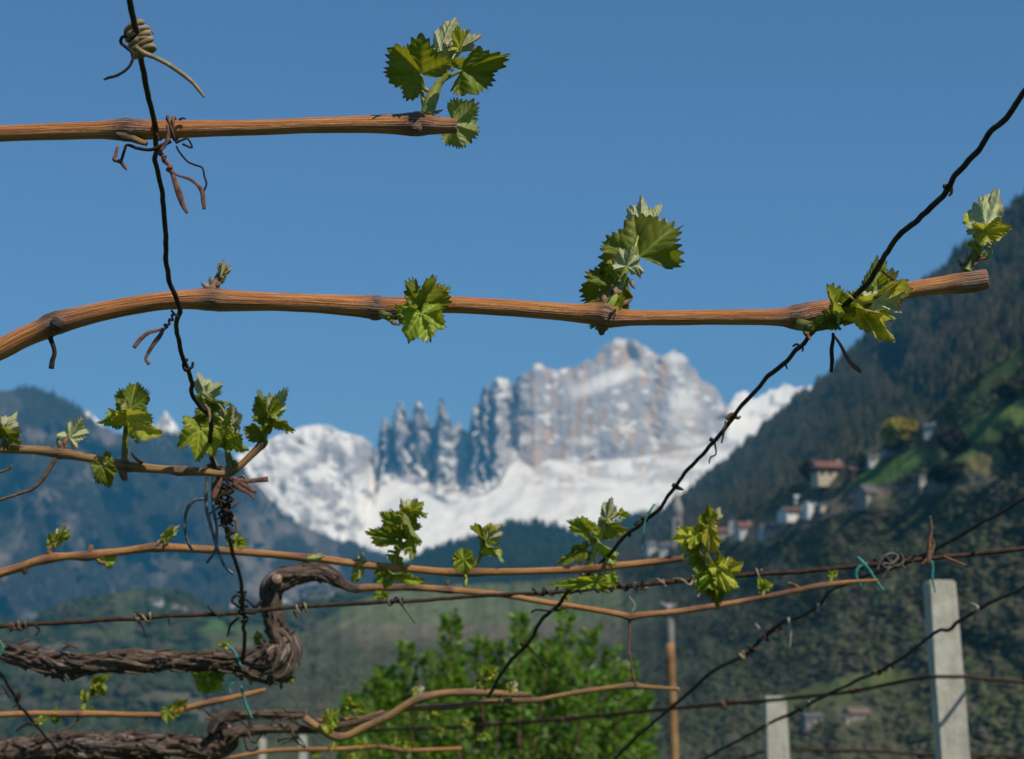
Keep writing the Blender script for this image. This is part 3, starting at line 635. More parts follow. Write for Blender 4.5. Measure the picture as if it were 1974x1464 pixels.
# ------------------------------------------------------------------ wires
def wire(label, pts, mat='wire', Y=None, dy=0.0, wdef=9, twists=(), group='trellis wires', rough=0.10, crk=0.0014):
    path = [(*p[:3], p[3] * (0.84 if Y is None else 1.02), p[4]) for p in px_path(pts, Y, dy, wdef)]
    o = tube('trellis_wire', path, M[mat], None, nl=len(pts) * 12, ns=8, rough=rough, crinkle=crk)
    tag(o, label, 'wire', group)
    return o
def remnant(parent, paths, mat='tendril', Y=None, dy=0.0, wdef=5, name='tendril_remnant'):
    for p in paths: o = multi_tube(name, [px_path(p, Y, dy, wdef)], M[mat], parent)
    return o
def wrap(parent, x0, y0, x1, y1, turns, rpx, wd, mat='tendril', Y=None, name='tendril_coil'):
    Yc = DP((y0 + y1) / 2) if Y is None else (Y((x0 + x1) / 2, (y0 + y1) / 2) if callable(Y) else Y)
    return multi_tube(name, [coil(x0, y0, x1, y1, Yc, rpx, turns, wd)], M[mat], parent, ns=5)

WL = [(246, -40, 16), (250, 0, 15), (257, 38, 15), (267, 75, 15), (271, 118, 14), (279, 160, 14), (291, 212, 13), (300, 250, 13, 0, -0.008), (301, 285, 12, 0, -0.004), (297, 312, 12), (304, 345, 12), (313, 385, 12), (319, 440, 12), (321, 500, 12), (327, 545, 12), (339, 578, 12, 0, -0.012), (346, 598, 12, 0, -0.012), (341, 630, 11), (349, 670, 11), (361, 705, 11), (369, 740, 11), (374, 766, 11), (390, 783, 11), (402, 800, 11), (407, 830, 11), (404, 852, 11), (409, 882, 11, 0, -.006), (422, 930, 11), (429, 980, 11), (440, 1030, 10, 0, -.006), (455, 1080, 9), (464, 1120, 9), (468, 1150, 9), (470, 1200, 9), (472, 1240, 9), (466, 1280, 9, 0, -.01), (463, 1305, 9), (466, 1312, 8)]
wl = wire('dark crinkled trellis wire running down from the top left past the vine canes', WL)
remnant(wl, [[(362, 692, 6), (354, 702, 7), (358, 714, 7), (370, 708, 6), (372, 698, 5)]], 'tendril_dark', DP(703) - 0.003)
remnant(wl, [[(395, 780, 5), (402, 792, 6), (404, 806, 6), (402, 816, 4)]], 'straw', DP(800) - 0.006)
wrap(wl, 466, 1140, 471, 1200, 5, 7, 5, 'tendril_dark')
remnant(wl, [[(470, 1175, 5), (448, 1160, 6), (456, 1148, 5), (480, 1160, 5), (492, 1170, 7), (505, 1158, 5)], [(462, 1190, 5), (445, 1205, 5), (438, 1228, 3)], [(470, 1180, 6), (490, 1182, 6), (500, 1176, 4)]], 'tendril_dark', DP(1175) - 0.01)
WR = [(2010, 122, 15), (1990, 155, 14), (1974, 178, 14), (1942, 224, 14), (1912, 258, 14), (1887, 288, 14), (1852, 324, 14), (1827, 364, 14), (1792, 399, 14), (1760, 430, 14), (1726, 464, 13), (1709, 490, 13), (1690, 520, 13), (1660, 560, 13, 0, -.012), (1612, 602, 12, 0, -.02), (1580, 630, 12, 0, -0.012), (1555, 655, 11), (1538, 672, 11), (1500, 711, 11), (1462, 748, 10), (1430, 780, 10), (1408, 812, 10), (1388, 842, 10), (1350, 880, 9), (1322, 908, 9), (1305, 938, 9), (1270, 980, 9), (1240, 1006, 9), (1200, 1040, 9), (1165, 1080, 9), (1130, 1108, 9, 0, -.01), (1100, 1138, 9), (1075, 1166, 9), (1050, 1190, 9), (1020, 1237, 9), (990, 1270, 9), (960, 1312, 8), (948, 1334, 8), (941, 1345, 7)]
wr = wire('dark crinkled trellis wire climbing to the right edge across the snowy massif', WR)
for (x, y, ps) in ((1825, 366, [[(1818, 360, 9), (1832, 360, 9), (1834, 372, 6), (1829, 378, 4)]]), (1700, 512, [[(1695, 505, 8), (1706, 500, 7)], [(1700, 522, 4), (1712, 533, 4), (1724, 541, 4)]]),
                   (1408, 810, [[(1400, 808, 9), (1412, 800, 10), (1422, 806, 7), (1428, 803, 4)], [(1399, 812, 4), (1396, 830, 4), (1391, 855, 3)]]), (1380, 848, [[(1368, 846, 8), (1380, 852, 8)], [(1378, 855, 4), (1380, 876, 3), (1370, 882, 3), (1367, 895, 2)]]),
                   (1305, 938, [[(1296, 934, 8), (1306, 940, 9), (1318, 945, 3)]]), (1244, 1000, [[(1236, 998, 9), (1250, 1003, 9)], [(1236, 1010, 4), (1222, 1012, 4), (1232, 1004, 4)]]), (1540, 668, [[(1528, 668, 4), (1536, 664, 5), (1548, 672, 4), (1546, 678, 3)]]), (1517, 700, [[(1514, 702, 4), (1518, 712, 3)]]),
                   (1130, 1110, [[(1118, 1104, 6), (1128, 1112, 8), (1142, 1108, 6)], [(1140, 1112, 4), (1160, 1132, 4), (1174, 1144, 4)]]), (1072, 1168, [[(1090, 1172, 5), (1066, 1178, 4), (1032, 1176, 4), (1024, 1182, 4)]]), (1010, 1248, [[(1004, 1240, 8), (1014, 1250, 8)], [(1018, 1245, 4), (1032, 1262, 3), (1054, 1290, 3)]]), (1215, 1030, [[(1208, 1028, 6), (1216, 1034, 7)]])):
    remnant(wr, ps, 'tendril_dark' if x not in (1408, 1130) else 'tendril', DP(y) - 0.004)
YA = lambda x, y: 1.74 + 0.0001 * x
wa = wire('long dark trellis wire stretched almost level in front of the old bent vine', [(-40, 1213, 8), (0, 1210, 8), (180, 1196, 8), (300, 1190, 8), (420, 1184, 8), (480, 1179, 8), (560, 1173, 7), (700, 1163, 8), (840, 1156, 7), (960, 1147, 8), (1080, 1140, 8), (1160, 1135, 8), (1240, 1128, 9), (1350, 1118, 9), (1450, 1107, 9), (1560, 1100, 9), (1640, 1092, 9), (1700, 1085, 10), (1760, 1078, 9), (1850, 1070, 9), (1974, 1058, 9), (2020, 1054, 9)], 'wire_rust', YA, 0)
for (x0, y0, x1, y1, n, m_) in ((258, 1194, 295, 1190, 4, 'straw'), (752, 1160, 775, 1159, 2, 'tendril_grey'), (20, 1209, 52, 1206, 5, 'brown_tie'), (1030, 1143, 1070, 1140, 3, 'wire'), (1088, 1139, 1120, 1137, 3, 'wire'), (1150, 1135, 1235, 1129, 6, 'wire'), (1235, 1129, 1330, 1120, 4, 'straw'), (1455, 1107, 1468, 1105, 2, 'straw'), (1660, 1090, 1760, 1078, 9, 'wire_rust'), (575, 1173, 592, 1172, 2, 'straw')):
    wrap(wa, x0, y0, x1, y1, n, 7, 4.5, m_, YA)
remnant(wa, [[(66, 1205, 5), (76, 1214, 4), (68, 1226, 3)], [(268, 1196, 5), (276, 1212, 3), (282, 1230, 3)], [(272, 1188, 5), (262, 1182, 3)], [(400, 1168, 3), (410, 1180, 5), (424, 1190, 4)], [(770, 1160, 5), (782, 1178, 2), (800, 1202, 2)], [(566, 1178, 4), (572, 1192, 3)], [(325, 1190, 4), (326, 1206, 2)]], 'tendril_dark', YA, -0.003)
remnant(wa, [[(1690, 1100, 5), (1700, 1078, 6), (1716, 1068, 6), (1730, 1072, 6), (1722, 1086, 7), (1700, 1088, 6), (1712, 1096, 5), (1735, 1088, 5), (1745, 1098, 3)], [(1705, 1070, 5), (1725, 1092, 6), (1742, 1082, 5), (1736, 1066, 3)], [(1700, 1115, 3), (1712, 1098, 5), (1718, 1080, 5)]], 'tendril_grey', YA, -0.006)
remnant(wa, [[(1793, 995, 4), (1796, 1020, 5), (1792, 1045, 9), (1790, 1080, 12), (1788, 1090, 8)], [(1776, 1090, 5), (1790, 1075, 9), (1800, 1050, 6), (1794, 1034, 5)]], 'tendril', YA, -0.006, name='dry_tendril_stump')
remnant(wa, [[(1820, 1074, 5), (1845, 1084, 5), (1868, 1094, 4)]], 'tendril', YA, -0.006, name='dry_tendril_stump')
remnant(wa, [[(1213, 1150, 2), (1224, 1168, 3), (1218, 1180, 2)], [(1366, 1142, 4), (1380, 1112, 5)], [(1345, 1152, 5), (1348, 1140, 5)]], 'pale_tie', YA, -0.006)
YB = lambda x, y: 1.80 + (1974 - x) * 0.0016
wb_ = wire('trellis wire slanting down from the right edge above the taller concrete post', [(2020, 936, 8), (1974, 962, 8), (1935, 985, 8), (1895, 1004, 8), (1850, 1034, 9), (1800, 1058, 9), (1760, 1080, 9), (1700, 1100, 9), (1655, 1115, 8), (1600, 1140, 7), (1580, 1165, 7), (1545, 1188, 8), (1512, 1200, 9), (1470, 1230, 8), (1440, 1260, 8), (1400, 1282, 7), (1370, 1298, 7), (1335, 1330, 7), (1310, 1350, 7), (1270, 1385, 6), (1230, 1418, 6), (1180, 1470, 6)], 'wire', YB, 0.02)
remnant(wb_, [[(1520, 1192, 5), (1524, 1215, 4), (1522, 1250, 4)], [(1457, 1203, 3), (1464, 1212, 3)], [(1578, 1165, 5), (1576, 1180, 4)]], 'pale_tie', YB, 0.01)
wrap(wb_, 1440, 1258, 1512, 1202, 6, 6, 5, 'wire_rust', YB); wrap(wb_, 1425, 1270, 1437, 1262, 2, 6, 5, 'straw', YB)
YC = lambda x, y: 2.2 + (1974 - x) * 0.0018
wc_ = wire('crinkled trellis wire crossing in front of both concrete posts', [(2020, 1105, 7), (1974, 1132, 7), (1930, 1152, 7), (1890, 1172, 8), (1845, 1202, 7), (1830, 1215, 7), (1808, 1217, 7), (1770, 1245, 6), (1740, 1268, 6), (1712, 1285, 7), (1680, 1302, 6), (1650, 1312, 7), (1620, 1328, 6), (1560, 1356, 7), (1530, 1374, 7), (1490, 1392, 6), (1440, 1420, 6), (1400, 1440, 6), (1350, 1470, 6)], 'wire', YC)
remnant(wc_, [[(1866, 1182, 5), (1872, 1166, 5), (1885, 1172, 5), (1880, 1188, 5), (1870, 1208, 4)], [(1884, 1178, 4), (1912, 1178, 3)], [(1470, 1414, 5), (1480, 1396, 5)], [(1560, 1352, 4), (1545, 1364, 7)]], 'pale_tie', YC, -0.01)
wrap(wc_, 1685, 1300, 1720, 1282, 4, 5, 4, 'wire_rust', YC); wrap(wc_, 1535, 1370, 1560, 1356, 3, 6, 5, 'wire_rust', YC)
YDp = lambda x, y: 4.10 + (1790 - x) * 0.0012 if x < 1790 else 4.10
wd_ = wire('lower rusty trellis wire wrapped round the taller concrete post', [(560, 1412, 6), (700, 1408, 6), (860, 1402, 6), (1000, 1393, 6), (1100, 1386, 7), (1220, 1374, 7), (1300, 1366, 7), (1400, 1357, 7), (1470, 1352, 7), (1560, 1343, 7), (1640, 1334, 7), (1720, 1318, 7), (1790, 1306, 7, 0, -.10), (1860, 1306, 7, 0, -.10), (1900, 1310, 7), (1974, 1316, 7), (2020, 1318, 7)], 'wire_rust', YDp, -0.01)
for (x0, y0, x1, y1) in ((1380, 1358, 1450, 1352), (1085, 1387, 1110, 1385), (1640, 1334, 1660, 1330)): wrap(wd_, x0, y0, x1, y1, 4, 5, 4, 'tendril', YDp)
YE = 6.3
wire('lowest trellis wire touching the shorter concrete post at the frame bottom', [(1380, 1476, 5), (1440, 1458, 5), (1480, 1448, 5), (1550, 1446, 5), (1700, 1450, 6), (1800, 1455, 5), (2020, 1460, 5)], 'wire_rust', YE, -0.03)
wn = wire('thin crooked trellis wire in the lower left corner', [(-20, 1275, 7), (5, 1302, 7), (22, 1332, 7), (32, 1350, 8), (48, 1372, 7), (68, 1395, 6), (88, 1418, 6), (105, 1440, 6), (120, 1475, 6)], 'wire', DP, 0)if False else wire('thin crooked trellis wire in the lower left corner', [(-20, 1275, 7), (5, 1302, 7), (22, 1332, 7), (32, 1350, 8), (48, 1372, 7), (68, 1395, 6), (88, 1418, 6), (105, 1440, 6), (120, 1475, 6)], 'wire', None, -0.03)
remnant(wn, [[(30, 1345, 8), (38, 1338, 7), (36, 1352, 6)], [(4, 1320, 4), (14, 1336, 5), (18, 1346, 3)], [(38, 1358, 4), (24, 1364, 3)], [(30, 1410, 3), (52, 1396, 5), (75, 1398, 4)]], 'tendril_dark', DP(1345) - 0.04)

# ------------------------------------------------------------------ canes with their shoots
def cane(label, pts, mat='cane', Y=None, dy=0.0, ns=18, nl=None, rough=0.035, lump=0.03, cut=True, extra=None, group='vine canes tied to the wires', ridges=0.012):
    p = px_path(pts, Y, dy)
    root = thing('vine_cane', Vector(p[0][:3]), label, 'vine cane', group)
    tube('cane_wood', p, M[mat], root, nl=nl or max(40, len(pts) * 9), ns=ns, cap_mat=M['pith'] if cut else None, rough=rough, lump=lump, ridges=ridges)
    return root

# --- first (top) cane
Y1 = DP(245)
c1 = cane('topmost brown cane with cut end and leafy shoot against open sky', [(-60, 262, 33), (0, 258, 33), (100, 254, 33), (190, 251, 35), (215, 250, 40, .3), (240, 250, 45, 1), (262, 250, 42, .7), (300, 250, 37, .1), (400, 248, 33), (500, 246, 31), (600, 242, 32), (700, 240, 35), (760, 240, 40, .2), (795, 240, 47, .9), (815, 240, 44, .8), (840, 242, 36, .4), (865, 243, 31, .35), (881, 243, 29, .5)], Y=Y1)
tube('old_bud', px_path([(226, 258, 22, 1), (242, 261, 22, 1), (256, 266, 17, .6), (268, 272, 14), (278, 276, 12), (284, 279, 7)], Y1, -0.002), M['cane_tan'], c1, ns=12, rough=.3)
tube('bud_scar', px_path([(803, 247, 20, .5, -.004), (803, 247, 22, .5, -.0075), (803, 247, 15, .9, -.0085), (803, 247, 10, 1, -.007)], Y1, -0.001), M['cane'], c1, nl=10, ns=14)
shoot(c1, Y1, [(823, 222, 28), (829, 200, 27), (836, 182, 24), (844, 165, 17), (856, 150, 13), (862, 138, 11)],
      [((812, 144), (741, 74), dict(kind='dark', wf=1.2, roll=-18, pitch=-15, fold=.32, dy=-.006, lob=1.1)),
       ((889, 136), (982, 106), dict(kind='dark', wf=.78, roll=26, pitch=10, fold=.30, dy=-.004)),
       ((848, 94), (880, 25), dict(kind='pale', wf=.80, roll=-20, pitch=12, fold=.25, flip=True, dy=.006)),
       ((880, 96), (936, 62), dict(kind='pale', wf=.62, roll=30, pitch=10, fold=.5, flip=True, dy=.004)),
       ((885, 92), (912, 52), dict(kind='yellow', wf=.55, roll=-30, fold=.5, curl=.5, dy=.0))],
      [[(818, 205, 11), (814, 185, 9), (816, 168, 7), (812, 146, 6, -.005)], [(845, 162, 9), (860, 152, 8), (876, 143, 7), (890, 137, 6)], [(856, 150, 9), (852, 125, 7), (848, 94, 5, .006)], [(862, 138, 6), (872, 115, 5), (882, 95, 4, .004)]],
      scales=[(826, 176, 15, 150), (870, 138, 9, 60), (866, 92, 10, 80), (812, 219, 12, 170), (838, 218, 12, 20)])
shoot(c1, Y1, [(850, 236, 10, 0, .02), (862, 234, 8, 0, .03), (874, 231, 6, 0, .03)],
      [((874, 240), (930, 256), dict(kind='mid', wf=1.5, roll=0, pitch=10, fold=-.05, flip=True, dy=.03, lob=.8, pleat=.3)), ], name='shoot')
# --- second cane
Y2 = DP(600)
c2 = cane('long arched brown cane crossing the whole view above the snowy massif', [(-70, 706, 40), (0, 674, 40), (40, 653, 40), (75, 638, 41, .2), (105, 624, 48, 1), (130, 617, 44, .5), (200, 600, 37), (300, 582, 35), (350, 578, 37), (385, 577, 41, .2), (412, 578, 47, .8), (440, 580, 42, .3), (520, 582, 36), (600, 585, 37), (680, 590, 41), (712, 592, 46, .5), (727, 594, 48, 1), (745, 593, 42, .4), (800, 590, 35), (870, 588, 33), (950, 592, 33), (1050, 599, 33), (1110, 604, 36), (1145, 606, 44, .4), (1166, 609, 54, .9), (1185, 612, 42, .5), (1215, 613, 32), (1300, 613, 30), (1380, 612, 30), (1470, 612, 32), (1510, 612, 38, .3), (1535, 612, 50, .9), (1560, 606, 47, .6), (1600, 597, 42, .2), (1680, 577, 34), (1760, 558, 32), (1810, 551, 35), (1850, 546, 43, .6), (1875, 543, 44, .8), (1893, 540, 42, .6), (1902, 539, 40, .7)], Y=Y2, nl=420, ns=20)
tube('spur', px_path([(1160, 620, 34, .5), (1160, 633, 22, .6), (1160, 641, 13, 1), (1161, 646, 9, 1)], Y2), M['cane'], c2, ns=10, rough=.15)
tube('old_tendril_stub', px_path([(96, 640, 14, 1), (98, 655, 10), (103, 668, 9), (105, 682, 9), (101, 696, 10), (99, 711, 11)], Y2), M['tendril_dark'], c2)
tube('old_bud', px_path([(106, 622, 22, 1, -.01), (112, 626, 24, 1, -.014), (118, 630, 14, 1, -.014)], Y2), M['old'], c2, ns=10, rough=.3)
shoot(c2, Y2, [(409, 562, 26), (415, 550, 19), (422, 537, 14), (427, 526, 13), (431, 516, 14), (434, 508, 8)],
      [((426, 532), (441, 502), dict(kind='pale', wf=.55, fold=.8, flip=True, roll=10)), ((425, 532), (431, 498), dict(kind='pale', wf=.45, fold=.9, roll=-20, flip=True, dy=-.004)), ((428, 528), (445, 512), dict(kind='pale', wf=.5, fold=.8, roll=30, dy=.003))],
      mat='scale', scales=[(404, 556, 16, 150), (416, 552, 18, 60), (410, 552, 15, 110)])
shoot(c2, Y2, [(736, 606, 16, 0, -.01), (752, 611, 16, 0, -.02), (775, 608, 15, 0, -.022), (792, 596, 14, 0, -.022), (803, 582, 14, 0, -.022), (812, 570, 11, 0, -.02)],
      [((806, 588), (799, 524), dict(kind='dark', wf=.5, roll=-30, pitch=10, fold=.5, dy=-.020)),
       ((812, 590), (858, 532), dict(kind='mid', wf=.85, roll=22, pitch=12, fold=.35, dy=-.024)),
       ((828, 578), (876, 552), dict(kind='yellow', wf=.7, roll=-10, fold=.6, flip=True, dy=-.018)),
       ((846, 582), (866, 545), dict(kind='pale', wf=.6, roll=30, fold=.7, flip=True, dy=-.016)),
       ((812, 604), (834, 668), dict(kind='bright', wf=1.15, roll=-12, pitch=-18, fold=.12, dy=-.026, pleat=.28)),
       ((796, 592), (830, 572), dict(kind='dark', wf=.7, roll=40, fold=.3, dy=-.019)),
       ((778, 606), (756, 584), dict(kind='mid', wf=.6, roll=50, fold=.4, dy=-.022)), ((760, 612), (742, 622), dict(kind='mid', wf=.6, roll=20, fold=.5, dy=-.022)), ((772, 612), (778, 630), dict(kind='bright', wf=.7, roll=-20, fold=.5, dy=-.024)),
       ((792, 606), (782, 575), dict(kind='mid', wf=.6, roll=-40, fold=.5, dy=-.02))],
      [[(770, 622, 7, -.02), (790, 622, 6, -.022), (808, 616, 5, -.026), (812, 605, 5, -.027)]], scales=[(742, 604, 20, 200), (752, 618, 16, -30), (768, 600, 14, 150)], mat='stem_dark')
shoot(c2, Y2, [(1172, 596, 30), (1180, 578, 24), (1190, 560, 17), (1198, 542, 14), (1205, 524, 12), (1212, 508, 9), (1222, 480, 7)],
      [((1232, 496), (1216, 392), dict(kind='dark', wf=1.42, roll=-8, pitch=12, fold=.10, dy=.012)),
       ((1236, 432), (1238, 371), dict(kind='pale', wf=.75, roll=-10, pitch=20, fold=.35, flip=True, dy=.022)),
       ((1256, 440), (1282, 388), dict(kind='pale', wf=.55, roll=10, pitch=20, fold=.3, flip=True, dy=.024)),
       ((1208, 514), (1220, 466), dict(kind='pale', wf=.92, roll=6, pitch=-10, fold=.08, flip=True, dy=-.008)),
       ((1190, 532), (1170, 498), dict(kind='mid', wf=.45, roll=-40, fold=.5, dy=-.004)),
       ((1188, 556), (1103, 572), dict(kind='dark', wf=1.1, roll=14, pitch=16, fold=.12, dy=.012)),
       ((1202, 552), (1212, 606), dict(kind='dark', wf=.6, roll=24, fold=.25, dy=.014)),
       ((1226, 512), (1238, 541), dict(kind='pale', wf=.5, roll=0, fold=.5, flip=True, dy=-.004)),
       ((1180, 590), (1132, 640), dict(kind='dark', wf=.7, roll=-14, fold=.1, dy=.03)),
       ((1192, 590), (1204, 560), dict(kind='bright', wf=.4, fold=.8, dy=-.008))],
      [[(1196, 548, 8), (1190, 552, 6, .006), (1186, 556, 5, .012)], [(1206, 524, 8), (1220, 505, 6, .006), (1230, 492, 5, .012)], [(1212, 508, 6), (1226, 470, 5, .012), (1236, 434, 4, .022)]],
      scales=[(1168, 584, 22, 120), (1180, 574, 24, 70), (1174, 568, 18, 50), (1188, 566, 15, 20), (1216, 540, 15, -70), (1198, 588, 18, 30)])
shoot(c2, Y2, [(1540, 626, 24, 0, -.006), (1565, 630, 21, 0, -.016), (1600, 624, 20, 0, -.018), (1630, 612, 18, 0, -.018), (1655, 592, 18, 0, -.016), (1672, 575, 14, 0, -.014)],
      [((1612, 612), (1588, 546), dict(kind='bright', wf=.5, roll=42, pitch=-15, fold=.5, curl=.3, dy=-.022)),
       ((1570, 626), (1556, 640), dict(kind='dark', wf=.8, roll=20, fold=.5, dy=-.022)), ((1578, 622), (1590, 606), dict(kind='mid', wf=.8, roll=-20, fold=.5, dy=-.022)), ((1608, 614), (1576, 598), dict(kind='dark', wf=.9, roll=30, fold=.4, dy=-.020)),
       ((1672, 580), (1708, 472), dict(kind='mid', wf=.42, roll=-20, pitch=8, fold=.4, dy=-.004)),
       ((1680, 580), (1722, 508), dict(kind='mid', wf=.5, roll=25, pitch=8, fold=.4, dy=-.006)),
       ((1684, 584), (1768, 562), dict(kind='pale', wf=.6, roll=-24, pitch=-5, fold=.4, flip=True, dy=-.022, pleat=.3)),
       ((1676, 588), (1756, 532), dict(kind='yellow', wf=.5, roll=20, pitch=0, fold=.5, dy=-.016, pleat=.3)),
       ((1690, 572), (1742, 524), dict(kind='pale', wf=.5, roll=-40, pitch=10, fold=.6, dy=-.010)),
       ((1652, 592), (1742, 664), dict(kind='yellow', wf=.38, roll=38, pitch=-10, fold=.5, dy=-.026, pleat=.3)),
       ((1678, 606), (1728, 612), dict(kind='mid', wf=.6, roll=40, pitch=10, fold=.4, dy=-.024)),
       ((1640, 600), (1662, 560), dict(kind='bright', wf=.6, roll=-45, fold=.5, dy=-.020)),
       ((1600, 618), (1624, 642), dict(kind='dark', wf=.8, roll=30, fold=.4, dy=-.022)),
       ((1625, 604), (1650, 585), dict(kind='mid', wf=.8, roll=10, fold=.4, dy=-.024))],
      [[(1625, 625, 10, -.02), (1650, 618, 9, -.022), (1672, 612, 7, -.024), (1690, 610, 6, -.024)], [(1650, 597, 8, -.018), (1645, 594, 7, -.024), (1652, 592, 6, -.026)]], mat='stem_dark', scales=[(1545, 622, 20, 60), (1550, 636, 18, -60)])
shoot(c2, Y2, [(1862, 524, 30), (1868, 512, 22), (1876, 496, 19), (1885, 476, 18), (1892, 458, 16), (1898, 442, 13), (1906, 425, 9)],
      [((1896, 444), (1880, 372), dict(kind='yellow', wf=.55, roll=-30, pitch=5, fold=.4, curl=.1, dy=.003)),
       ((1894, 446), (1952, 436), dict(kind='yellow', wf=.75, roll=20, pitch=-10, fold=.3, dy=-.006)),
       ((1900, 436), (1940, 352), dict(kind='pale', wf=.48, roll=8, fold=.7, flip=True, dy=-.008)),
       ((1898, 440), (1918, 356), dict(kind='pale', wf=.45, roll=-30, fold=.6, flip=True, dy=-.003)),
       ((1896, 492), (1908, 482), dict(kind='mid', wf=.6, roll=30, fold=.5, curl=-.5, dy=-.006)),
       ((1884, 484), (1860, 467), dict(kind='mid', wf=.35, roll=40, fold=.5, dy=-.003))],
      [[(1882, 492, 6), (1900, 500, 6), (1911, 490, 6), (1908, 478, 5), (1900, 476, 4)]], mat='stem_dark', scales=[(1858, 516, 16, 130), (1872, 512, 18, 40), (1880, 500, 16, 10), (1866, 505, 14, 100)])
# --- third cane (left, short)
Y3 = DP(890) - 0.01
c3 = cane('short tan cane at left ending in an upturned leafy tip', [(-60, 858, 16), (0, 866, 16), (60, 868, 17), (95, 871, 20, .3), (112, 874, 24, .9), (130, 876, 20, .4), (180, 885, 17), (225, 895, 20, .3), (244, 899, 25, .9), (262, 901, 20, .4), (320, 906, 16), (345, 908, 21, .8), (362, 908, 19, .6), (400, 911, 14), (430, 914, 14), (446, 910, 17, .5), (465, 896, 14), (485, 877, 14), (498, 864, 16, .3), (505, 857, 19, .8), (508, 853, 15, .6)], 'cane_tan', Y=Y3, ns=14)
tube('tendril', px_path([(108, 884, 9, .5), (98, 900, 8), (82, 925, 8), (64, 942, 7), (35, 953, 6), (12, 960, 6), (-10, 968, 6)], Y3, -.003), M['tendril'], c3)
tube('tendril', px_path([(-8, 912, 6), (8, 908, 5), (20, 902, 5), (22, 896, 4)], Y3, -.003), M['tendril'], c3)
tube('tendril', px_path([(275, 893, 7), (264, 886, 6), (257, 878, 5), (254, 873, 3)], Y3, -.003), M['tendril_dark'], c3)
tube('spur', px_path([(236, 905, 20, .5), (238, 914, 16, 1), (240, 922, 14, 1), (240, 927, 9, 1)], Y3), M['cane_tan'], c3, ns=9, rough=.2)
shoot(c3, Y3, [(4, 864, 12), (8, 850, 10), (12, 838, 9)], [((12, 838), (50, 860), dict(kind='dark', wf=.62, roll=20, fold=.3, pitch=-20)), ((6, 836), (30, 786), dict(kind='pale', wf=.7, roll=-20, fold=.2, flip=True)), ((0, 840), (-14, 800), dict(kind='mid', wf=.8, roll=10, fold=.3)), ((6, 840), (24, 808), dict(kind='mid', wf=.7, roll=10, fold=.3, dy=.004))], mat='stem_dark')
shoot(c3, Y3, [(118, 868, 16), (123, 858, 13), (128, 849, 9), (133, 843, 7)], [((134, 844), (164, 802), dict(kind='pale', wf=.92, roll=0, fold=.06, flip=True, pitch=8))], mat='scale', scales=[(116, 862, 14, 110), (124, 856, 14, 70)])
shoot(c3, Y3, [(240, 898, 18), (241, 875, 15), (242, 850, 14), (244, 825, 12), (246, 803, 10), (250, 790, 7)],
      [((251, 789), (260, 728), dict(kind='dark', wf=.98, roll=0, pitch=14, fold=.10, dy=.006)),
       ((243, 802), (306, 852), dict(kind='yellow', wf=.62, roll=38, pitch=-25, fold=-.1, dy=-.010, curl=-.1)),
       ((240, 800), (180, 814), dict(kind='bright', wf=.62, roll=-34, pitch=-8, fold=.12, dy=-.004)),
       ((238, 806), (210, 808), dict(kind='yellow', wf=1.0, roll=-20, pitch=-30, fold=.1, dy=-.010)),
       ((250, 800), (272, 812), dict(kind='dark', wf=.9, roll=0, fold=.2, dy=.008))],
      [[(246, 803, 7), (250, 796, 6, .004), (251, 789, 5, .006)], [(244, 815, 7), (243, 803, 6, -.009)], [(244, 812, 6), (240, 801, 5, -.004)]], mat='stem_dark')
shoot(c3, Y3, [(214, 892, 8, 0, -.006), (206, 893, 7, 0, -.010), (200, 897, 6, 0, -.012)], [((198, 898), (216, 944), dict(kind='dark', wf=.95, roll=-14, fold=.2, dy=-.012)), ((203, 890), (203, 860), dict(kind='dark', wf=.4, roll=30, fold=.6, dy=-.010))], mat='stem_dark')
shoot(c3, Y3, [(444, 912, 15), (442, 890, 14), (438, 865, 12), (436, 840, 11), (437, 815, 9), (432, 795, 8), (420, 778, 6)],
      [((412, 800), (348, 818), dict(kind='dark', wf=.75, roll=-10, fold=.12, dy=.004)),
       ((386, 828), (376, 897), dict(kind='bright', wf=.92, roll=-10, pitch=-22, fold=.10, dy=-.020, pleat=.28)),
       ((443, 822), (452, 776), dict(kind='pale', wf=.95, roll=6, fold=.06, flip=True, dy=.004)),
       ((438, 848), (494, 868), dict(kind='mid', wf=.72, roll=28, pitch=-10, fold=.15, dy=-.006)),
       ((406, 778), (450, 776), dict(kind='dark', wf=.62, roll=48, pitch=0, fold=.1, dy=.004)),
       ((404, 776), (362, 764), dict(kind='dark', wf=.5, roll=-48, pitch=0, fold=.1, dy=.005)),
       ((396, 762), (378, 708), dict(kind='pale', wf=.5, roll=-8, fold=.5, flip=True, dy=.010)),
       ((398, 762), (432, 736), dict(kind='pale', wf=.7, roll=14, fold=.3, flip=True, dy=.010)),
       ((430, 812), (428, 872), dict(kind='dark', wf=.62, roll=14, fold=.25, dy=-.004)),
       ((402, 822), (396, 792), dict(kind='mid', wf=.9, roll=0, fold=.2, dy=.006)),
       ((446, 890), (466, 894), dict(kind='mid', wf=.5, roll=30, fold=.4))],
      [[(437, 820, 7), (424, 806, 6), (412, 800, 5, .004)], [(436, 835, 7), (410, 822, 6, -.012), (387, 828, 5, -.020)], [(420, 778, 5), (405, 776, 5, .004)], [(420, 778, 5), (404, 768, 4, .008), (397, 762, 4, .010)]], mat='stem_dark')
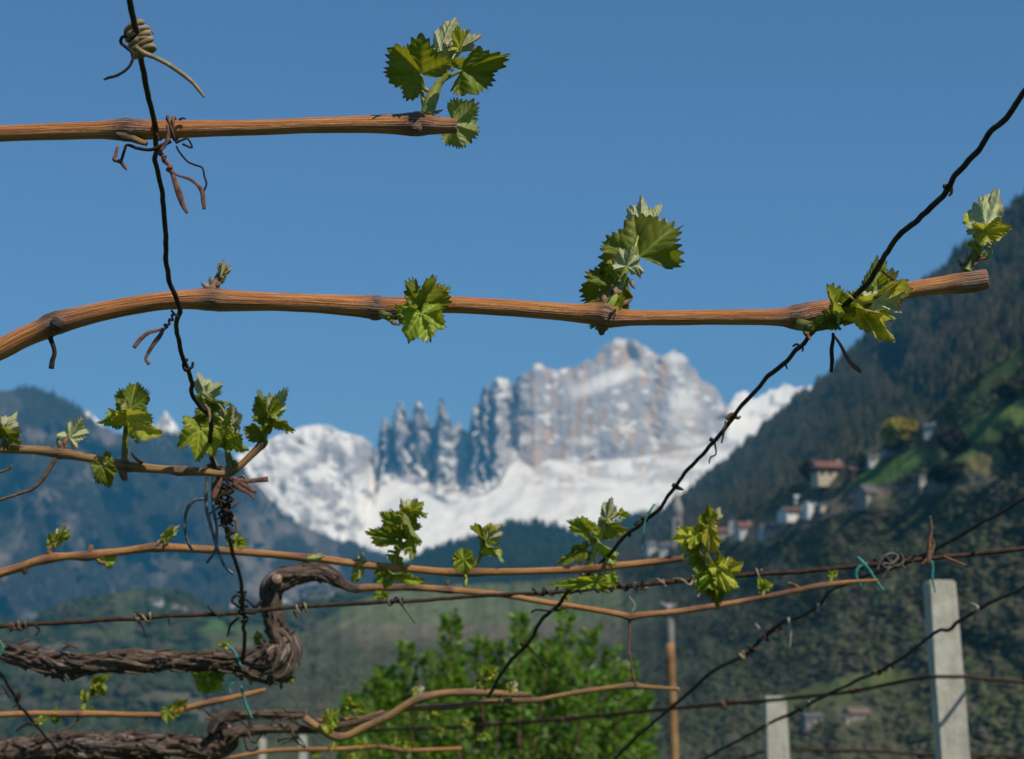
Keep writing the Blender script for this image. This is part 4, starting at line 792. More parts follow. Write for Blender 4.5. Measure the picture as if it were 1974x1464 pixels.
shoot(c3, Y3, [(506, 858, 15), (509, 846, 13), (513, 830, 11), (517, 815, 9), (520, 803, 8)],
      [((508, 838), (460, 822), dict(kind='dark', wf=.75, roll=-14, fold=.15, dy=-.004)), ((518, 804), (553, 744), dict(kind='pale', wf=.62, roll=10, fold=.35, flip=True)), ((516, 804), (496, 746), dict(kind='dark', wf=.48, roll=-30, fold=.4, dy=-.004)), ((528, 806), (578, 830), dict(kind='mid', wf=.34, roll=30, fold=.5, dy=-.005)), ((519, 806), (538, 760), dict(kind='bright', wf=.5, roll=-20, fold=.4, dy=-.003))],
      [[(509, 846, 5), (510, 840, 4, -.004)], [(512, 833, 6), (524, 818, 5), (535, 808, 5, -.004), (530, 805, 4, -.005)]], scales=[(504, 856, 10, 120)])
# --- fourth cane
Y4 = DP(1075)
c4 = cane('orange-brown cane with five green shoots hanging below the snowfield', [(-60, 1128, 16), (0, 1106, 17), (45, 1092, 18, .5), (60, 1086, 16), (95, 1077, 20, .6), (130, 1073, 15), (172, 1072, 21, .8), (195, 1068, 17), (240, 1063, 15), (290, 1056, 18, .5), (305, 1056, 20, .8), (330, 1056, 16), (400, 1060, 15, .2), (500, 1067, 14), (575, 1074, 16, .4), (590, 1076, 18, .8), (610, 1077, 15), (700, 1089, 15), (780, 1096, 15), (855, 1103, 15), (893, 1104, 19, .8), (960, 1103, 14), (1050, 1101, 14), (1110, 1098, 16, .3), (1135, 1096, 19, .7), (1200, 1090, 14), (1260, 1084, 14, .3), (1295, 1079, 15, .9), (1318, 1076, 13, .7)], 'cane_far', Y=Y4, ns=12)
tube('spur', px_path([(174, 1064, 14, .5), (175, 1056, 12, .8), (176, 1050, 8, .8)], Y4), M['cane_far'], c4, ns=8); tube('spur', px_path([(48, 1098, 14, .5), (47, 1104, 10, .8), (46, 1108, 6)], Y4), M['cane_far'], c4, ns=8)
shoot(c4, Y4, [(94, 1068, 13), (98, 1058, 11), (102, 1046, 9), (112, 1034, 8)], [((100, 1050), (103, 1018), dict(kind='mid', wf=.45, fold=.6)), ((108, 1040), (126, 1008), dict(kind='pale', wf=.6, fold=.5, flip=True)), ((110, 1040), (142, 1020), dict(kind='mid', wf=.5, fold=.4, roll=20))], mat='scale')
shoot(c4, Y4, [(188, 1078, 12), (195, 1084, 10), (203, 1086, 8)], [((206, 1084), (228, 1060), dict(kind='bright', wf=.9, fold=.2)), ((200, 1084), (215, 1090), dict(kind='yellow', wf=.7, fold=.2))], mat='straw')
shoot(c4, Y4, [(306, 1050, 14), (314, 1042, 10), (325, 1032, 8), (335, 1022, 7)], [((320, 1036), (348, 1012), dict(kind='pale', wf=.5, fold=.7, flip=True)), ((318, 1038), (338, 1014), dict(kind='mid', wf=.5, fold=.6, dy=-.003))], mat='straw')
shoot(c4, Y4, [(594, 1078, 10, 0, -.006), (604, 1078, 9, 0, -.008), (614, 1075, 7, 0, -.008)], [((606, 1078), (630, 1070), dict(kind='pale', wf=.5, fold=.6, flip=True, dy=-.008))])
shoot(c4, Y4, [(452, 1062, 8), (455, 1050, 7), (457, 1042, 6)], [((455, 1046), (432, 1042), dict(kind='mid', wf=.7, fold=.3)), ((456, 1042), (482, 1056), dict(kind='bright', wf=.7, fold=.3)), ((456, 1044), (462, 1028), dict(kind='yellow', wf=.9, fold=.3))])
shoot(c4, Y4, [(758, 1092, 13), (764, 1072, 11), (769, 1050, 10), (774, 1025, 9), (777, 1000, 8), (778, 980, 6)],
      [((783, 1020), (718, 980), dict(kind='mid', wf=.50, roll=16, pitch=0, fold=.3)), ((766, 1040), (692, 1028), dict(kind='dark', wf=.50, roll=18, pitch=-6, fold=.18, dy=-.004)), ((784, 990), (834, 988), dict(kind='mid', wf=.6, roll=40, fold=.2)), ((779, 985), (772, 958), dict(kind='pale', wf=.5, fold=.7, flip=True)), ((786, 986), (806, 956), dict(kind='pale', wf=.7, fold=.5, flip=True, dy=.003)), ((794, 984), (822, 966), dict(kind='yellow', wf=.6, fold=.5)),
       ((790, 1008), (814, 1088), dict(kind='bright', wf=.3, roll=44, fold=.5, curl=.2, dy=-.006)), ((760, 1070), (795, 1100), dict(kind='bright', wf=.35, roll=30, fold=.4)), ((770, 1046), (758, 1062), dict(kind='dark', wf=.6, fold=.4))],
      [[(764, 1072, 8), (780, 1048, 6), (798, 1036, 6), (802, 1036, 5)], [(772, 1035, 6), (783, 1020, 5)], [(774, 1005, 6), (786, 1006, 5, -.004), (791, 1008, 4, -.006)]])
shoot(c4, Y4, [(752, 1100, 9), (748, 1112, 8), (745, 1118, 7)], [((745, 1112), (716, 1122), dict(kind='bright', wf=.7, fold=.3)), ((748, 1110), (740, 1140), dict(kind='mid', wf=.7, fold=.3)), ((752, 1104), (828, 1124), dict(kind='bright', wf=.24, roll=20, fold=.4)), ((735, 1096), (718, 1112), dict(kind='mid', wf=.7, fold=.3))])
shoot(c4, Y4, [(690, 1092, 9), (692, 1104, 8), (690, 1118, 8)], [((692, 1098), (700, 1062), dict(kind='pale', wf=.6, fold=.5, flip=True)), ((690, 1110), (676, 1126), dict(kind='mid', wf=.7, fold=.3))], name='shoot')
shoot(c4, Y4, [(896, 1106, 12), (905, 1098, 10), (918, 1086, 9), (926, 1070, 8), (930, 1048, 7), (934, 1036, 6)],
      [((894, 1078), (900, 1114), dict(kind='bright', wf=1.05, roll=0, fold=-.05, dy=-.016, pleat=.4, lob=.7, rib=1.6)), ((894, 1082), (890, 1050), dict(kind='bright', wf=1.1, roll=0, fold=-.05, dy=-.015, pleat=.4, lob=.6, rib=1.6)), ((942, 1046), (905, 1010), dict(kind='mid', wf=.3, roll=30, fold=.5)), ((938, 1038), (972, 1004), dict(kind='pale', wf=.75, fold=.25, flip=True, roll=-8)), ((936, 1036), (950, 1004), dict(kind='yellow', wf=.6, fold=.4, dy=.003)), ((938, 1050), (977, 1090), dict(kind='bright', wf=.30, roll=30, fold=.5)), ((930, 1044), (952, 1048), dict(kind='mid', wf=.6, fold=.3))],
      [[(918, 1086, 5), (928, 1074, 5), (938, 1068, 4)], [(898, 1110, 6, -.004), (897, 1122, 8, -.01), (896, 1132, 7, -.01)]], mat='stem_dark')
shoot(c4, Y4, [(1136, 1092, 15), (1142, 1072, 13), (1150, 1050, 12), (1160, 1025, 11), (1168, 1003, 10), (1175, 980, 7), (1180, 960, 5)],
      [((1136, 1026), (1078, 997), dict(kind='mid', wf=.5, roll=20, fold=.2)), ((1166, 1014), (1218, 1024), dict(kind='mid', wf=.62, roll=24, fold=.2)), ((1170, 1000), (1180, 950), dict(kind='pale', wf=.5, fold=.6, flip=True, dy=-.004)), ((1172, 996), (1192, 970), dict(kind='pale', wf=.6, fold=.5, flip=True)), ((1196, 994), (1218, 992), dict(kind='bright', wf=.6, fold=.4)), ((1196, 990), (1202, 976), dict(kind='yellow', wf=.6, fold=.4)),
       ((1128, 1062), (1090, 1076), dict(kind='dark', wf=.9, roll=10, fold=.3)), ((1118, 1066), (1128, 1046), dict(kind='dark', wf=.9, fold=.3, dy=.003)), ((1104, 1072), (1062, 1090), dict(kind='mid', wf=.35, fold=.4)), ((1156, 1048), (1200, 1092), dict(kind='bright', wf=.4, roll=30, fold=.4)), ((1150, 1030), (1180, 1040), dict(kind='yellow', wf=.5, fold=.4)), ((1150, 1024), (1126, 1012), dict(kind='yellow', wf=.5, roll=20, fold=.4, dy=-.003))],
      [[(1146, 1062, 6), (1142, 1045, 6), (1136, 1027, 5)], [(1168, 1003, 7), (1184, 996, 6), (1198, 990, 5)], [(1140, 1078, 5), (1132, 1066, 5)]])
shoot(c4, Y4, [(1142, 1100, 10), (1148, 1112, 9), (1152, 1122, 8)], [((1148, 1122), (1046, 1128), dict(kind='bright', wf=.22, roll=10, fold=.4, dy=-.004)), ((1176, 1108), (1188, 1138), dict(kind='bright', wf=.6, fold=.4)), ((1152, 1118), (1168, 1150), dict(kind='mid', wf=.6, fold=.3))])
shoot(c4, Y4, [(1308, 1077, 12), (1322, 1068, 10), (1338, 1056, 9), (1352, 1040, 8), (1362, 1018, 7), (1370, 995, 6)],
      [((1366, 1020), (1366, 966), dict(kind='mid', wf=.55, roll=-14, fold=.35)), ((1372, 1010), (1392, 970), dict(kind='pale', wf=.55, fold=.4, flip=True)), ((1340, 1036), (1284, 1040), dict(kind='yellow', wf=.7, roll=14, pitch=-14, fold=.2)), ((1340, 1032), (1330, 1062), dict(kind='yellow', wf=.9, fold=.25, dy=-.004)), ((1366, 1018), (1388, 1082), dict(kind='yellow', wf=.45, roll=24, fold=.35, dy=-.006)), ((1358, 1030), (1362, 1070), dict(kind='mid', wf=.5, roll=-30, fold=.4)),
       ((1342, 1064), (1356, 1122), dict(kind='mid', wf=.45, roll=20, fold=.3)), ((1388, 1104), (1442, 1080), dict(kind='yellow', wf=.6, roll=10, fold=.3)), ((1384, 1096), (1412, 1162), dict(kind='yellow', wf=.5, roll=-10, fold=.3, dy=-.004)), ((1366, 1100), (1380, 1172), dict(kind='mid', wf=.66, roll=14, fold=.25, dy=.004)), ((1372, 1104), (1342, 1150), dict(kind='bright', wf=.7, roll=10, fold=.2, dy=.002)), ((1348, 1062), (1362, 1098), dict(kind='bright', wf=.5, fold=.3, roll=30)), ((1376, 1092), (1384, 1190), dict(kind='dark', wf=.4, fold=.3, dy=.008))],
      [[(1330, 1062, 6), (1350, 1072, 6), (1368, 1088, 6), (1386, 1100, 5)], [(1340, 1054, 5), (1341, 1040, 5)]])

# --- old cordon that bends up and runs on as a cane
Y5 = 1.86
c5 = thing('vine_cordon', at(0, 1256, Y5), 'thick gnarled grey-brown old vine arm bending up into a loop', 'vine')
cord = [(-60, 1252, 38), (0, 1256, 37, .3), (50, 1266, 40), (90, 1276, 50, .6), (125, 1281, 56, 1), (155, 1280, 46, .4), (190, 1277, 38), (240, 1274, 43, .4), (290, 1275, 41), (340, 1275, 34), (400, 1275, 38), (440, 1276, 40), (470, 1278, 50, .6), (500, 1282, 70, 1), (528, 1278, 84, 1), (545, 1258, 74, 1), (548, 1240, 54, .8), (538, 1226, 44, .5), (530, 1212, 36, .2), (528, 1190, 36), (524, 1162, 37, .6), (522, 1140, 40, .9), (530, 1126, 44, 1), (550, 1114, 40, .6), (578, 1107, 34), (605, 1104, 32, .3), (630, 1106, 37, 1), (645, 1116, 34, 1), (660, 1126, 25, .5), (682, 1135, 19, .2), (700, 1136, 15, .6)]
cord = [(c_[0], c_[1], c_[2] * .86, *c_[3:]) for c_ in cord]
tube('old_wood', px_path(cord, Y5), M['old'], c5, nl=520, ns=44, rough=.50, lump=.34, ridges=.03, fq=3.2)
tube('cane_wood', px_path([(690, 1135, 15, .5), (720, 1133, 14, .3), (770, 1133, 13, .7), (790, 1132, 15, .9), (830, 1135, 13), (868, 1138, 15, .9), (880, 1139, 12), (960, 1146, 11), (1050, 1161, 11), (1140, 1175, 11), (1195, 1185, 12), (1216, 1190, 15, .8), (1232, 1187, 13, .3), (1300, 1180, 11), (1350, 1173, 12, .6), (1400, 1165, 11), (1470, 1152, 10, .8), (1540, 1138, 11, .6), (1580, 1130, 13, .7), (1640, 1122, 8), (1692, 1119, 6)], Y5, -.02), M['cane_far'], c5, nl=220, ns=12, rough=.04)
[multi_tube('peeling_bark', [px_path([(x, y, 5), (x + dx * .4, y + 6 * s_, 6), (x + dx, y + 11 * s_, 2)], Y5, -.012)], M['old'], c5, ns=5) for x, y, dx, s_ in ((35, 1243, 30, -1), (60, 1290, 40, .7), (125, 1300, 10, 1.2), (150, 1250, -30, -1), (240, 1296, 35, .3), (300, 1257, 40, -.5), (330, 1292, 30, .4), (420, 1292, 50, .8), (380, 1262, 40, -.4), (480, 1300, 50, 1.2), (560, 1225, 12, -1), (120, 1252, 24, -1), (530, 1130, -14, -1))]
tube('spur', px_path([(570, 1098, 14, 1), (592, 1082, 10, .5), (604, 1076, 5)], Y5, .012), M['old'], c5, ns=8)
tube('cut_stub', px_path([(528, 1128, 26, 1, -.006), (532, 1120, 24, 1, -.012), (534, 1116, 20, .6, -.017)], Y5), M['old'], c5, ns=12, cap_mat=M['pith'])
tube('tendril', px_path([(1214, 1194, 7), (1213, 1220, 4), (1212, 1250, 4), (1217, 1280, 4), (1222, 1308, 5), (1226, 1322, 5)], Y5, -.02), M['tendril'], c5)
tube('tendril', px_path([(864, 1132, 6), (862, 1124, 7), (866, 1118, 2)], Y5, -.02), M['tendril'], c5)
shoot(c5, Y5, [(730, 1140, 9), (732, 1148, 8), (734, 1152, 6)], [((732, 1146), (724, 1162), dict(kind='bright', wf=1.1, fold=.2, dy=-.024)), ((736, 1146), (752, 1158), dict(kind='mid', wf=.9, fold=.2, dy=-.024))])
shoot(c5, Y5, [(784, 1130, 8), (790, 1118, 7), (788, 1106, 6)], [((788, 1112), (768, 1100), dict(kind='mid', wf=.8, fold=.2)), ((790, 1116), (826, 1124), dict(kind='mid', wf=.4, fold=.3))])
shoot(c5, Y5, [(1470, 1150, 9), (1472, 1138, 8), (1474, 1130, 6)], [((1472, 1136), (1462, 1112), dict(kind='bright', wf=.8, fold=.3)), ((1474, 1132), (1494, 1124), dict(kind='bright', wf=.8, fold=.3)), ((1472, 1140), (1460, 1150), dict(kind='dark', wf=.8, fold=.3))], dy=-.02)
shoot(c5, Y5, [(1600, 1126, 8), (1603, 1116, 7), (1606, 1108, 5)], [((1604, 1114), (1596, 1094), dict(kind='mid', wf=.5, fold=.4)), ((1606, 1110), (1618, 1096), dict(kind='bright', wf=.6, fold=.4))], dy=-.02)
shoot(c5, Y5, [(1540, 1134, 8), (1530, 1128, 7), (1518, 1124, 5)], [], mat='tendril', name='dry_spur')
shoot(c5, Y5, [(1086, 1160, 7), (1090, 1152, 6), (1096, 1150, 5)], [((1090, 1154), (1082, 1142), dict(kind='yellow', wf=.8, fold=.3)), ((1092, 1152), (1104, 1148), dict(kind='yellow', wf=.8, fold=.3))], dy=-.02)
shoot(c5, Y5, [(498, 1258, 10, 0, .014), (500, 1240, 8, 0, .014), (502, 1225, 6, 0, .014)], [((500, 1242), (496, 1212), dict(kind='yellow', wf=.5, fold=.4, dy=.016)), ((500, 1240), (484, 1226), dict(kind='bright', wf=.6, fold=.4, dy=.016)), ((502, 1236), (512, 1242), dict(kind='yellow', wf=.9, fold=.3, dy=.014))])
shoot(c5, Y5, [(452, 1262, 7, 0, .014), (444, 1250, 6, 0, .014), (436, 1240, 5, 0, .014)], [((438, 1244), (416, 1240), dict(kind='yellow', wf=.5, fold=.4, dy=.014)), ((440, 1242), (446, 1232), dict(kind='bright', wf=.8, fold=.4, dy=.014))])
shoot(c5, Y5, [(418, 1292, 8, 0, .012), (412, 1304, 7, 0, .012), (405, 1312, 6, 0, .012)], [((398, 1318), (378, 1340), dict(kind='bright', wf=1.0, fold=.1, dy=.01)), ((402, 1314), (414, 1340), dict(kind='bright', wf=.9, fold=.1, dy=.01)), ((398, 1308), (366, 1296), dict(kind='mid', wf=.8, fold=.2, dy=.014)), ((412, 1306), (440, 1298), dict(kind='dark', wf=.8, fold=.2, dy=.014)), ((410, 1316), (436, 1330), dict(kind='yellow', wf=.7, fold=.2, dy=.01))])
shoot(c5, Y5, [(540, 1296, 8, 0, .012), (548, 1300, 7, 0, .012), (556, 1304, 5, 0, .012)], [((552, 1300), (568, 1324), dict(kind='yellow', wf=.4, fold=.3, dy=.012)), ((520, 1300), (510, 1322), dict(kind='mid', wf=.8, fold=.3, dy=.014)), ((490, 1300), (480, 1322), dict(kind='mid', wf=.8, fold=.3, dy=.014)), ((556, 1284), (572, 1272), dict(kind='yellow', wf=.6, fold=.3, dy=.012))])
def bark(root, pts, Yc, n, seed):
    r = random.Random(seed); S = spline(px_path(pts, Yc), 400); Vs, Fs, Ts, Ns, off = [], [], [], [], 0
    T = np.gradient(S[:, :3], axis=0); T /= np.linalg.norm(T, axis=1, keepdims=True)
    for k in range(n):
        i = r.randint(5, 350); ln = r.randint(5, 26); a0 = r.uniform(0, 6.28); tw = r.uniform(-.7, .7); path = []
        wdt = r.uniform(.0007, .0030)
        for q in range(5):
            j = min(399, i + int(ln * q / 4)); t = T[j]; u = np.cross(t, [0, 1, 0]); u /= np.linalg.norm(u); v = np.cross(t, u)
            a = a0 + tw * q / 4; lift = (0.96 + r.uniform(0, .14) + (.42 * r.random() if q in (0, 4) else 0)); rr = S[j, 3] * lift
            p = S[j, :3] + rr * (u * math.cos(a) + v * math.sin(a)); path.append((*p, wdt * (1 if 0 < q < 4 else .35), r.random() * .6))
        V, F, tc, nd, caps = tube_arrays(path, 14, 5, seed=seed + k, flat=.6, rough=.3)
        Fs += [tuple(int(x) + off for x in f_) for f_ in F] + [tuple(x + off for x in c_) for c_ in caps]; Vs.append(V); Ts.append(tc); Ns.append(nd); off += len(V)
    o = mesh_obj('shaggy_bark', np.concatenate(Vs), Fs, M['old'], attrs={'tc': np.concatenate(Ts), 'node': np.concatenate(Ns)}); keep(o, root); o['kind'] = 'stuff'
bark(c5, cord, Y5, 230, 100)
# --- lower left cane
Y6 = 2.02
c6 = cane('thin reddish-orange cane low at left under the gnarled vine arm', [(-60, 1380, 11), (0, 1378, 11), (70, 1376, 11), (140, 1377, 13, .4), (154, 1377, 17, .8), (170, 1376, 12), (240, 1378, 11), (300, 1379, 12, .4), (312, 1379, 14, .8), (340, 1372, 11), (380, 1360, 12), (410, 1353, 14, .6), (440, 1347, 11), (480, 1338, 10), (512, 1330, 8)], 'cane_far', Y=Y6, ns=12)
shoot(c6, Y6, [(158, 1370, 10), (164, 1352, 9), (172, 1335, 8), (182, 1320, 7)], [((180, 1330), (170, 1346), dict(kind='mid', wf=.9, fold=.2)), ((182, 1322), (186, 1296), dict(kind='yellow', wf=.5, fold=.3)), ((190, 1318), (212, 1350), dict(kind='mid', wf=.45, fold=.3)), ((184, 1316), (220, 1298), dict(kind='yellow', wf=.4, fold=.3)), ((164, 1350), (160, 1326), dict(kind='yellow', wf=.5, fold=.3)), ((174, 1366), (186, 1374), dict(kind='mid', wf=.9, fold=.3)), ((178, 1334), (192, 1340), dict(kind='dark', wf=.9, fold=.3))])
shoot(c6, Y6, [(80, 1382, 8, 0, -.006), (76, 1390, 7, 0, -.008), (74, 1394, 6, 0, -.008)], [((76, 1390), (60, 1398), dict(kind='yellow', wf=.8, fold=.3, dy=-.008)), ((84, 1388), (92, 1376), dict(kind='mid', wf=.9, fold=.3, dy=-.008)), ((104, 1382), (120, 1392), dict(kind='dark', wf=1, fold=.2, dy=.006)), ((104, 1372), (110, 1362), dict(kind='mid', wf=.8, fold=.2, dy=.006))])
shoot(c6, Y6, [(316, 1380, 9), (326, 1378, 8), (338, 1372, 7)], [((322, 1370), (326, 1402), dict(kind='bright', wf=.7, fold=.15, dy=-.01)), ((342, 1368), (366, 1346), dict(kind='mid', wf=.6, fold=.4)), ((340, 1370), (364, 1370), dict(kind='bright', wf=.5, fold=.4)), ((338, 1366), (346, 1344), dict(kind='dark', wf=.7, fold=.3))])
tube('tendril', px_path([(152, 1386, 5), (140, 1398, 4), (118, 1408, 3), (98, 1412, 2)], Y6), M['tendril'], c6); tube('tendril', px_path([(284, 1384, 5), (268, 1396, 3), (258, 1408, 2)], Y6), M['tendril'], c6)
# --- bottom cordon
Y7 = 2.18
c7 = thing('vine_cordon', at(0, 1450, Y7), 'dark gnarled old vine trunk along the bottom left edge', 'vine')
tube('old_wood', px_path([(-60, 1456, 44), (0, 1452, 42), (60, 1448, 46, .4), (130, 1444, 52, 1), (180, 1446, 56, 1), (230, 1444, 50, .6), (290, 1438, 44, .8), (330, 1440, 38), (390, 1444, 36), (420, 1440, 34, .5), (436, 1424, 34, 1), (422, 1408, 32, 1), (424, 1392, 26, .6), (450, 1382, 20, .4), (520, 1378, 17), (572, 1377, 18, .3), (590, 1376, 15, .4)], Y7), M['old'], c7, nl=420, ns=40, rough=.44, lump=.30, ridges=.05, fq=3.4, cap_mat=M['pith'])
tube('old_wood', px_path([(430, 1414, 22, .5), (470, 1410, 20), (540, 1404, 17), (600, 1406, 15, .4), (640, 1402, 13), (690, 1392, 11), (730, 1380, 10), (770, 1372, 9)], Y7, -.01), M['old'], c7, nl=160, ns=20, rough=.32, lump=.14, fq=3)
tube('old_wood', px_path([(405, 1412, 16, 1), (420, 1390, 18, 1), (440, 1376, 14, .6), (452, 1368, 9, 1)], Y7, -.014), M['old'], c7, nl=30, ns=12, rough=.28)
[multi_tube('peeling_bark', [px_path([(x, y, 5), (x + dx * .5, y + 6 * s_, 6), (x + dx, y + 9 * s_, 2)], Y7, -.014)], M['old'], c7, ns=5) for x, y, dx, s_ in ((130, 1420, 40, -.6), (200, 1460, 30, .4), (330, 1424, 40, -.6), (60, 1428, 30, -.6), (540, 1392, 14, 1.6), (560, 1400, 10, 2.5), (480, 1395, 8, 2))]
bark(c7, [(-60, 1456, 46), (60, 1448, 50), (130, 1444, 56), (180, 1446, 58), (230, 1444, 54), (290, 1438, 48), (390, 1444, 38), (420, 1440, 36), (436, 1424, 36), (422, 1408, 34), (424, 1392, 28), (450, 1382, 22), (520, 1378, 18)], Y7, 210, 700)
for k_ in range(16):
    x_ = 395 + k_ * 13; y_ = 1385 + (k_ * 37) % 60; g_ = random.Random(k_)
    tube('dry_twig', px_path([(x_, y_, 4), (x_ + g_.uniform(-18, 18), y_ + g_.uniform(-22, 8), 4), (x_ + g_.uniform(-30, 34), y_ + g_.uniform(-34, 22), 3), (x_ + g_.uniform(-36, 44), y_ + g_.uniform(-40, 34), 2)], Y7, -.02 + g_.uniform(-.02, .02)), M['tendril_dark' if k_ % 3 else 'tendril'], c7, ns=5)
# --- cane growing out of it to the right
Y8 = 2.16
c8 = cane('forked pale brown cane rising from the bottom vine across the green bush', [(586, 1384, 15, .4), (606, 1398, 14), (630, 1414, 15), (650, 1421, 17, .8), (672, 1418, 15), (700, 1404, 15), (740, 1386, 16, .5), (760, 1375, 15), (792, 1354, 15, .2), (812, 1346, 17, .6), (850, 1338, 14), (905, 1335, 15, .5), (960, 1337, 13), (1015, 1340, 11, .6), (1025, 1340, 10, .8)], 'cane_tan', Y=Y8, ns=14)
tube('side_cane', px_path([(770, 1368, 11, .4), (800, 1366, 11), (880, 1362, 12, .7), (900, 1358, 9), (960, 1352, 10, .4), (1035, 1350, 11, .6), (1060, 1345, 9), (1120, 1334, 10, .4), (1170, 1327, 9), (1222, 1322, 13, .7), (1240, 1324, 9), (1310, 1329, 7)], Y8, .01), M['cane_tan'], c8, nl=110, ns=10, rough=.05)
tube('side_cane', px_path([(612, 1390, 9, .4), (660, 1388, 9), (700, 1384, 8, .5), (740, 1372, 7)], Y8, .02), M['cane_far'], c8, nl=40, ns=10, rough=.05)
shoot(c8, Y8, [(796, 1350, 9), (800, 1340, 8), (806, 1330, 6)], [((804, 1336), (812, 1316), dict(kind='pale', wf=.9, fold=.2, flip=True)), ((802, 1338), (796, 1322), dict(kind='yellow', wf=.6, fold=.3))])
shoot(c8, Y8, [(914, 1334, 9), (922, 1318, 7), (932, 1306, 6), (944, 1296, 6)], [((938, 1302), (930, 1280), dict(kind='mid', wf=.8, fold=.3)), ((944, 1298), (966, 1282), dict(kind='yellow', wf=.7, fold=.3)), ((940, 1302), (962, 1308), dict(kind='mid', wf=.8, fold=.3)), ((924, 1316), (910, 1306), dict(kind='yellow', wf=.5, fold=.3)), ((928, 1312), (940, 1330), dict(kind='dark', wf=.8, fold=.3))])
shoot(c8, Y8, [(985, 1344, 9), (988, 1334, 7), (990, 1322, 5)], [((984, 1336), (976, 1312), dict(kind='yellow', wf=.4, fold=.4)), ((990, 1330), (992, 1306), dict(kind='pale', wf=.6, fold=.4, flip=True))])
shoot(c8, Y8, [(640, 1404, 9, 0, -.01), (636, 1392, 8, 0, -.01), (640, 1380, 6, 0, -.01)], [((638, 1388), (616, 1380), dict(kind='mid', wf=.8, fold=.3, dy=-.01)), ((640, 1382), (650, 1404), dict(kind='bright', wf=.9, fold=.15, dy=-.014)), ((638, 1384), (630, 1362), dict(kind='yellow', wf=.9, fold=.3, dy=-.01)), ((630, 1398), (648, 1416), dict(kind='yellow', wf=.8, fold=.3, dy=-.014)), ((642, 1376), (656, 1364), dict(kind='mid', wf=.8, fold=.3, dy=-.01))])
shoot(c8, Y8, [(674, 1384, 8, 0, .01), (676, 1362, 7, 0, .01), (674, 1344, 5, 0, .01)], [((675, 1356), (671, 1334), dict(kind='mid', wf=.5, fold=.3, dy=.01)), ((678, 1360), (712, 1374), dict(kind='mid', wf=.4, fold=.3, dy=.01)), ((676, 1364), (664, 1352), dict(kind='yellow', wf=.6, fold=.3, dy=.01)), ((690, 1366), (704, 1350), dict(kind='bright', wf=.7, fold=.3, dy=.012))])
Y9 = 2.5
c9 = cane('thin broken orange cane at the very bottom edge before the bush', [(440, 1462, 7), (520, 1448, 8), (600, 1445, 9, .4), (660, 1444, 8), (730, 1440, 8, .5), (780, 1447, 9, .4), (830, 1446, 8), (890, 1443, 7)], 'cane_far', Y=Y9, ns=10)
for (x, y) in ((640, 1440), (700, 1436), (735, 1446), (760, 1430), (790, 1440), (850, 1412), (905, 1400), (822, 1380), (845, 1370), (930, 1420), (680, 1460), (610, 1452)):
    shoot(c9, Y9, [(x, y + 12, 5), (x + 2, y, 5), (x + 4, y - 8, 4)], [((x + 2, y), (x + random.randint(10, 22), y + random.randint(-14, 10)), dict(kind=random.choice(['yellow', 'bright', 'mid']), wf=.85, fold=.2, roll=random.randint(-20, 20))), ((x + 2, y), (x - random.randint(8, 20), y + random.randint(-14, 12)), dict(kind=random.choice(['yellow', 'bright', 'mid']), wf=.8, fold=.3))])

# ------------------------------------------------------------------ ties
def tie(name, label, cat, paths, mat, Y, dy=0.0, flat=1.0, wdef=6, group=None):
    o = multi_tube(name, [px_path(p, Y, dy, wdef) if not isinstance(p[0], tuple) or len(p[0]) != 5 or abs(p[0][0]) > 5 else p for p in paths], M[mat], None, flat=flat)
    return tag(o, label, cat, group)
def raw(p): return p
Yk = DP(75)
kn = thing('tendril_knot', at(268, 78, Yk), 'straw-brown tendril knot wound tightly round the wire at top left', 'tendril')
multi_tube('coil', [coil(258, 55, 278, 104, Yk, 17, 7, 13), coil(272, 60, 284, 98, Yk - .002, 12, 5, 11)], M['straw'], kn, ns=7, rough=.15)
multi_tube('loose_end', [px_path([(262, 92, 8), (276, 102, 11), (300, 112, 9), (325, 125, 9), (350, 142, 9), (372, 160, 8), (385, 176, 7), (394, 188, 4)], Yk, -.012)], M['straw'], kn, ns=8)
multi_tube('loose_end', [px_path([(248, 70, 6), (236, 72, 7), (233, 82, 7), (244, 92, 7), (256, 104, 6), (254, 120, 6), (244, 134, 6), (225, 146, 6), (210, 150, 6), (200, 154, 4)], Yk, -.012)], M['tendril_dark'], kn, ns=7)
multi_tube('loose_end', [px_path([(272, 54, 5), (285, 56, 4), (297, 66, 3)], Yk)], M['brown_tie'], kn, ns=6)
t1 = thing('tendril_coil', at(330, 245, Y1), 'dried brown tendril coiled round the topmost cane beside the wire', 'tendril')
multi_tube('coil', [coil(306, 249, 352, 247, Y1, 20.5, 3, 7)], M['tendril'], t1, ns=7)
[multi_tube('loose_end', [q_], M['tendril_dark'], t1, ns=6) for q_ in [px_path([(345, 232, 5), (352, 228, 4), (358, 230, 3)], Y1, -.006), px_path([(338, 276, 6), (352, 270, 5), (362, 268, 4), (370, 285, 4), (352, 278, 5)], Y1, -.006), px_path([(340, 282, 4), (345, 292, 4), (362, 312, 4), (375, 318, 4), (390, 324, 4), (394, 340, 4), (398, 355, 4), (392, 372, 4), (394, 384, 3)], Y1, -.006), px_path([(330, 272, 8), (310, 282, 9), (290, 289, 7), (265, 286, 7), (245, 280, 6), (240, 290, 6), (234, 310, 6)], Y1, -.010)]]
multi_tube('loose_end', [px_path([(227, 282, 6), (223, 300, 7), (220, 308, 8), (232, 312, 8), (240, 322, 7), (244, 328, 3)], Y1, -.010)], M['brown_tie'], t1, ns=6)
def ribbon(name, label, pts, mat, Y, dy=0.0, parent=None, extra=None):
    for p in pts: o = multi_tube(name, [px_path(p, Y, dy)], M[mat], parent, ns=8, flat=0.28)
    return tag(o, label, 'tie') if label else o
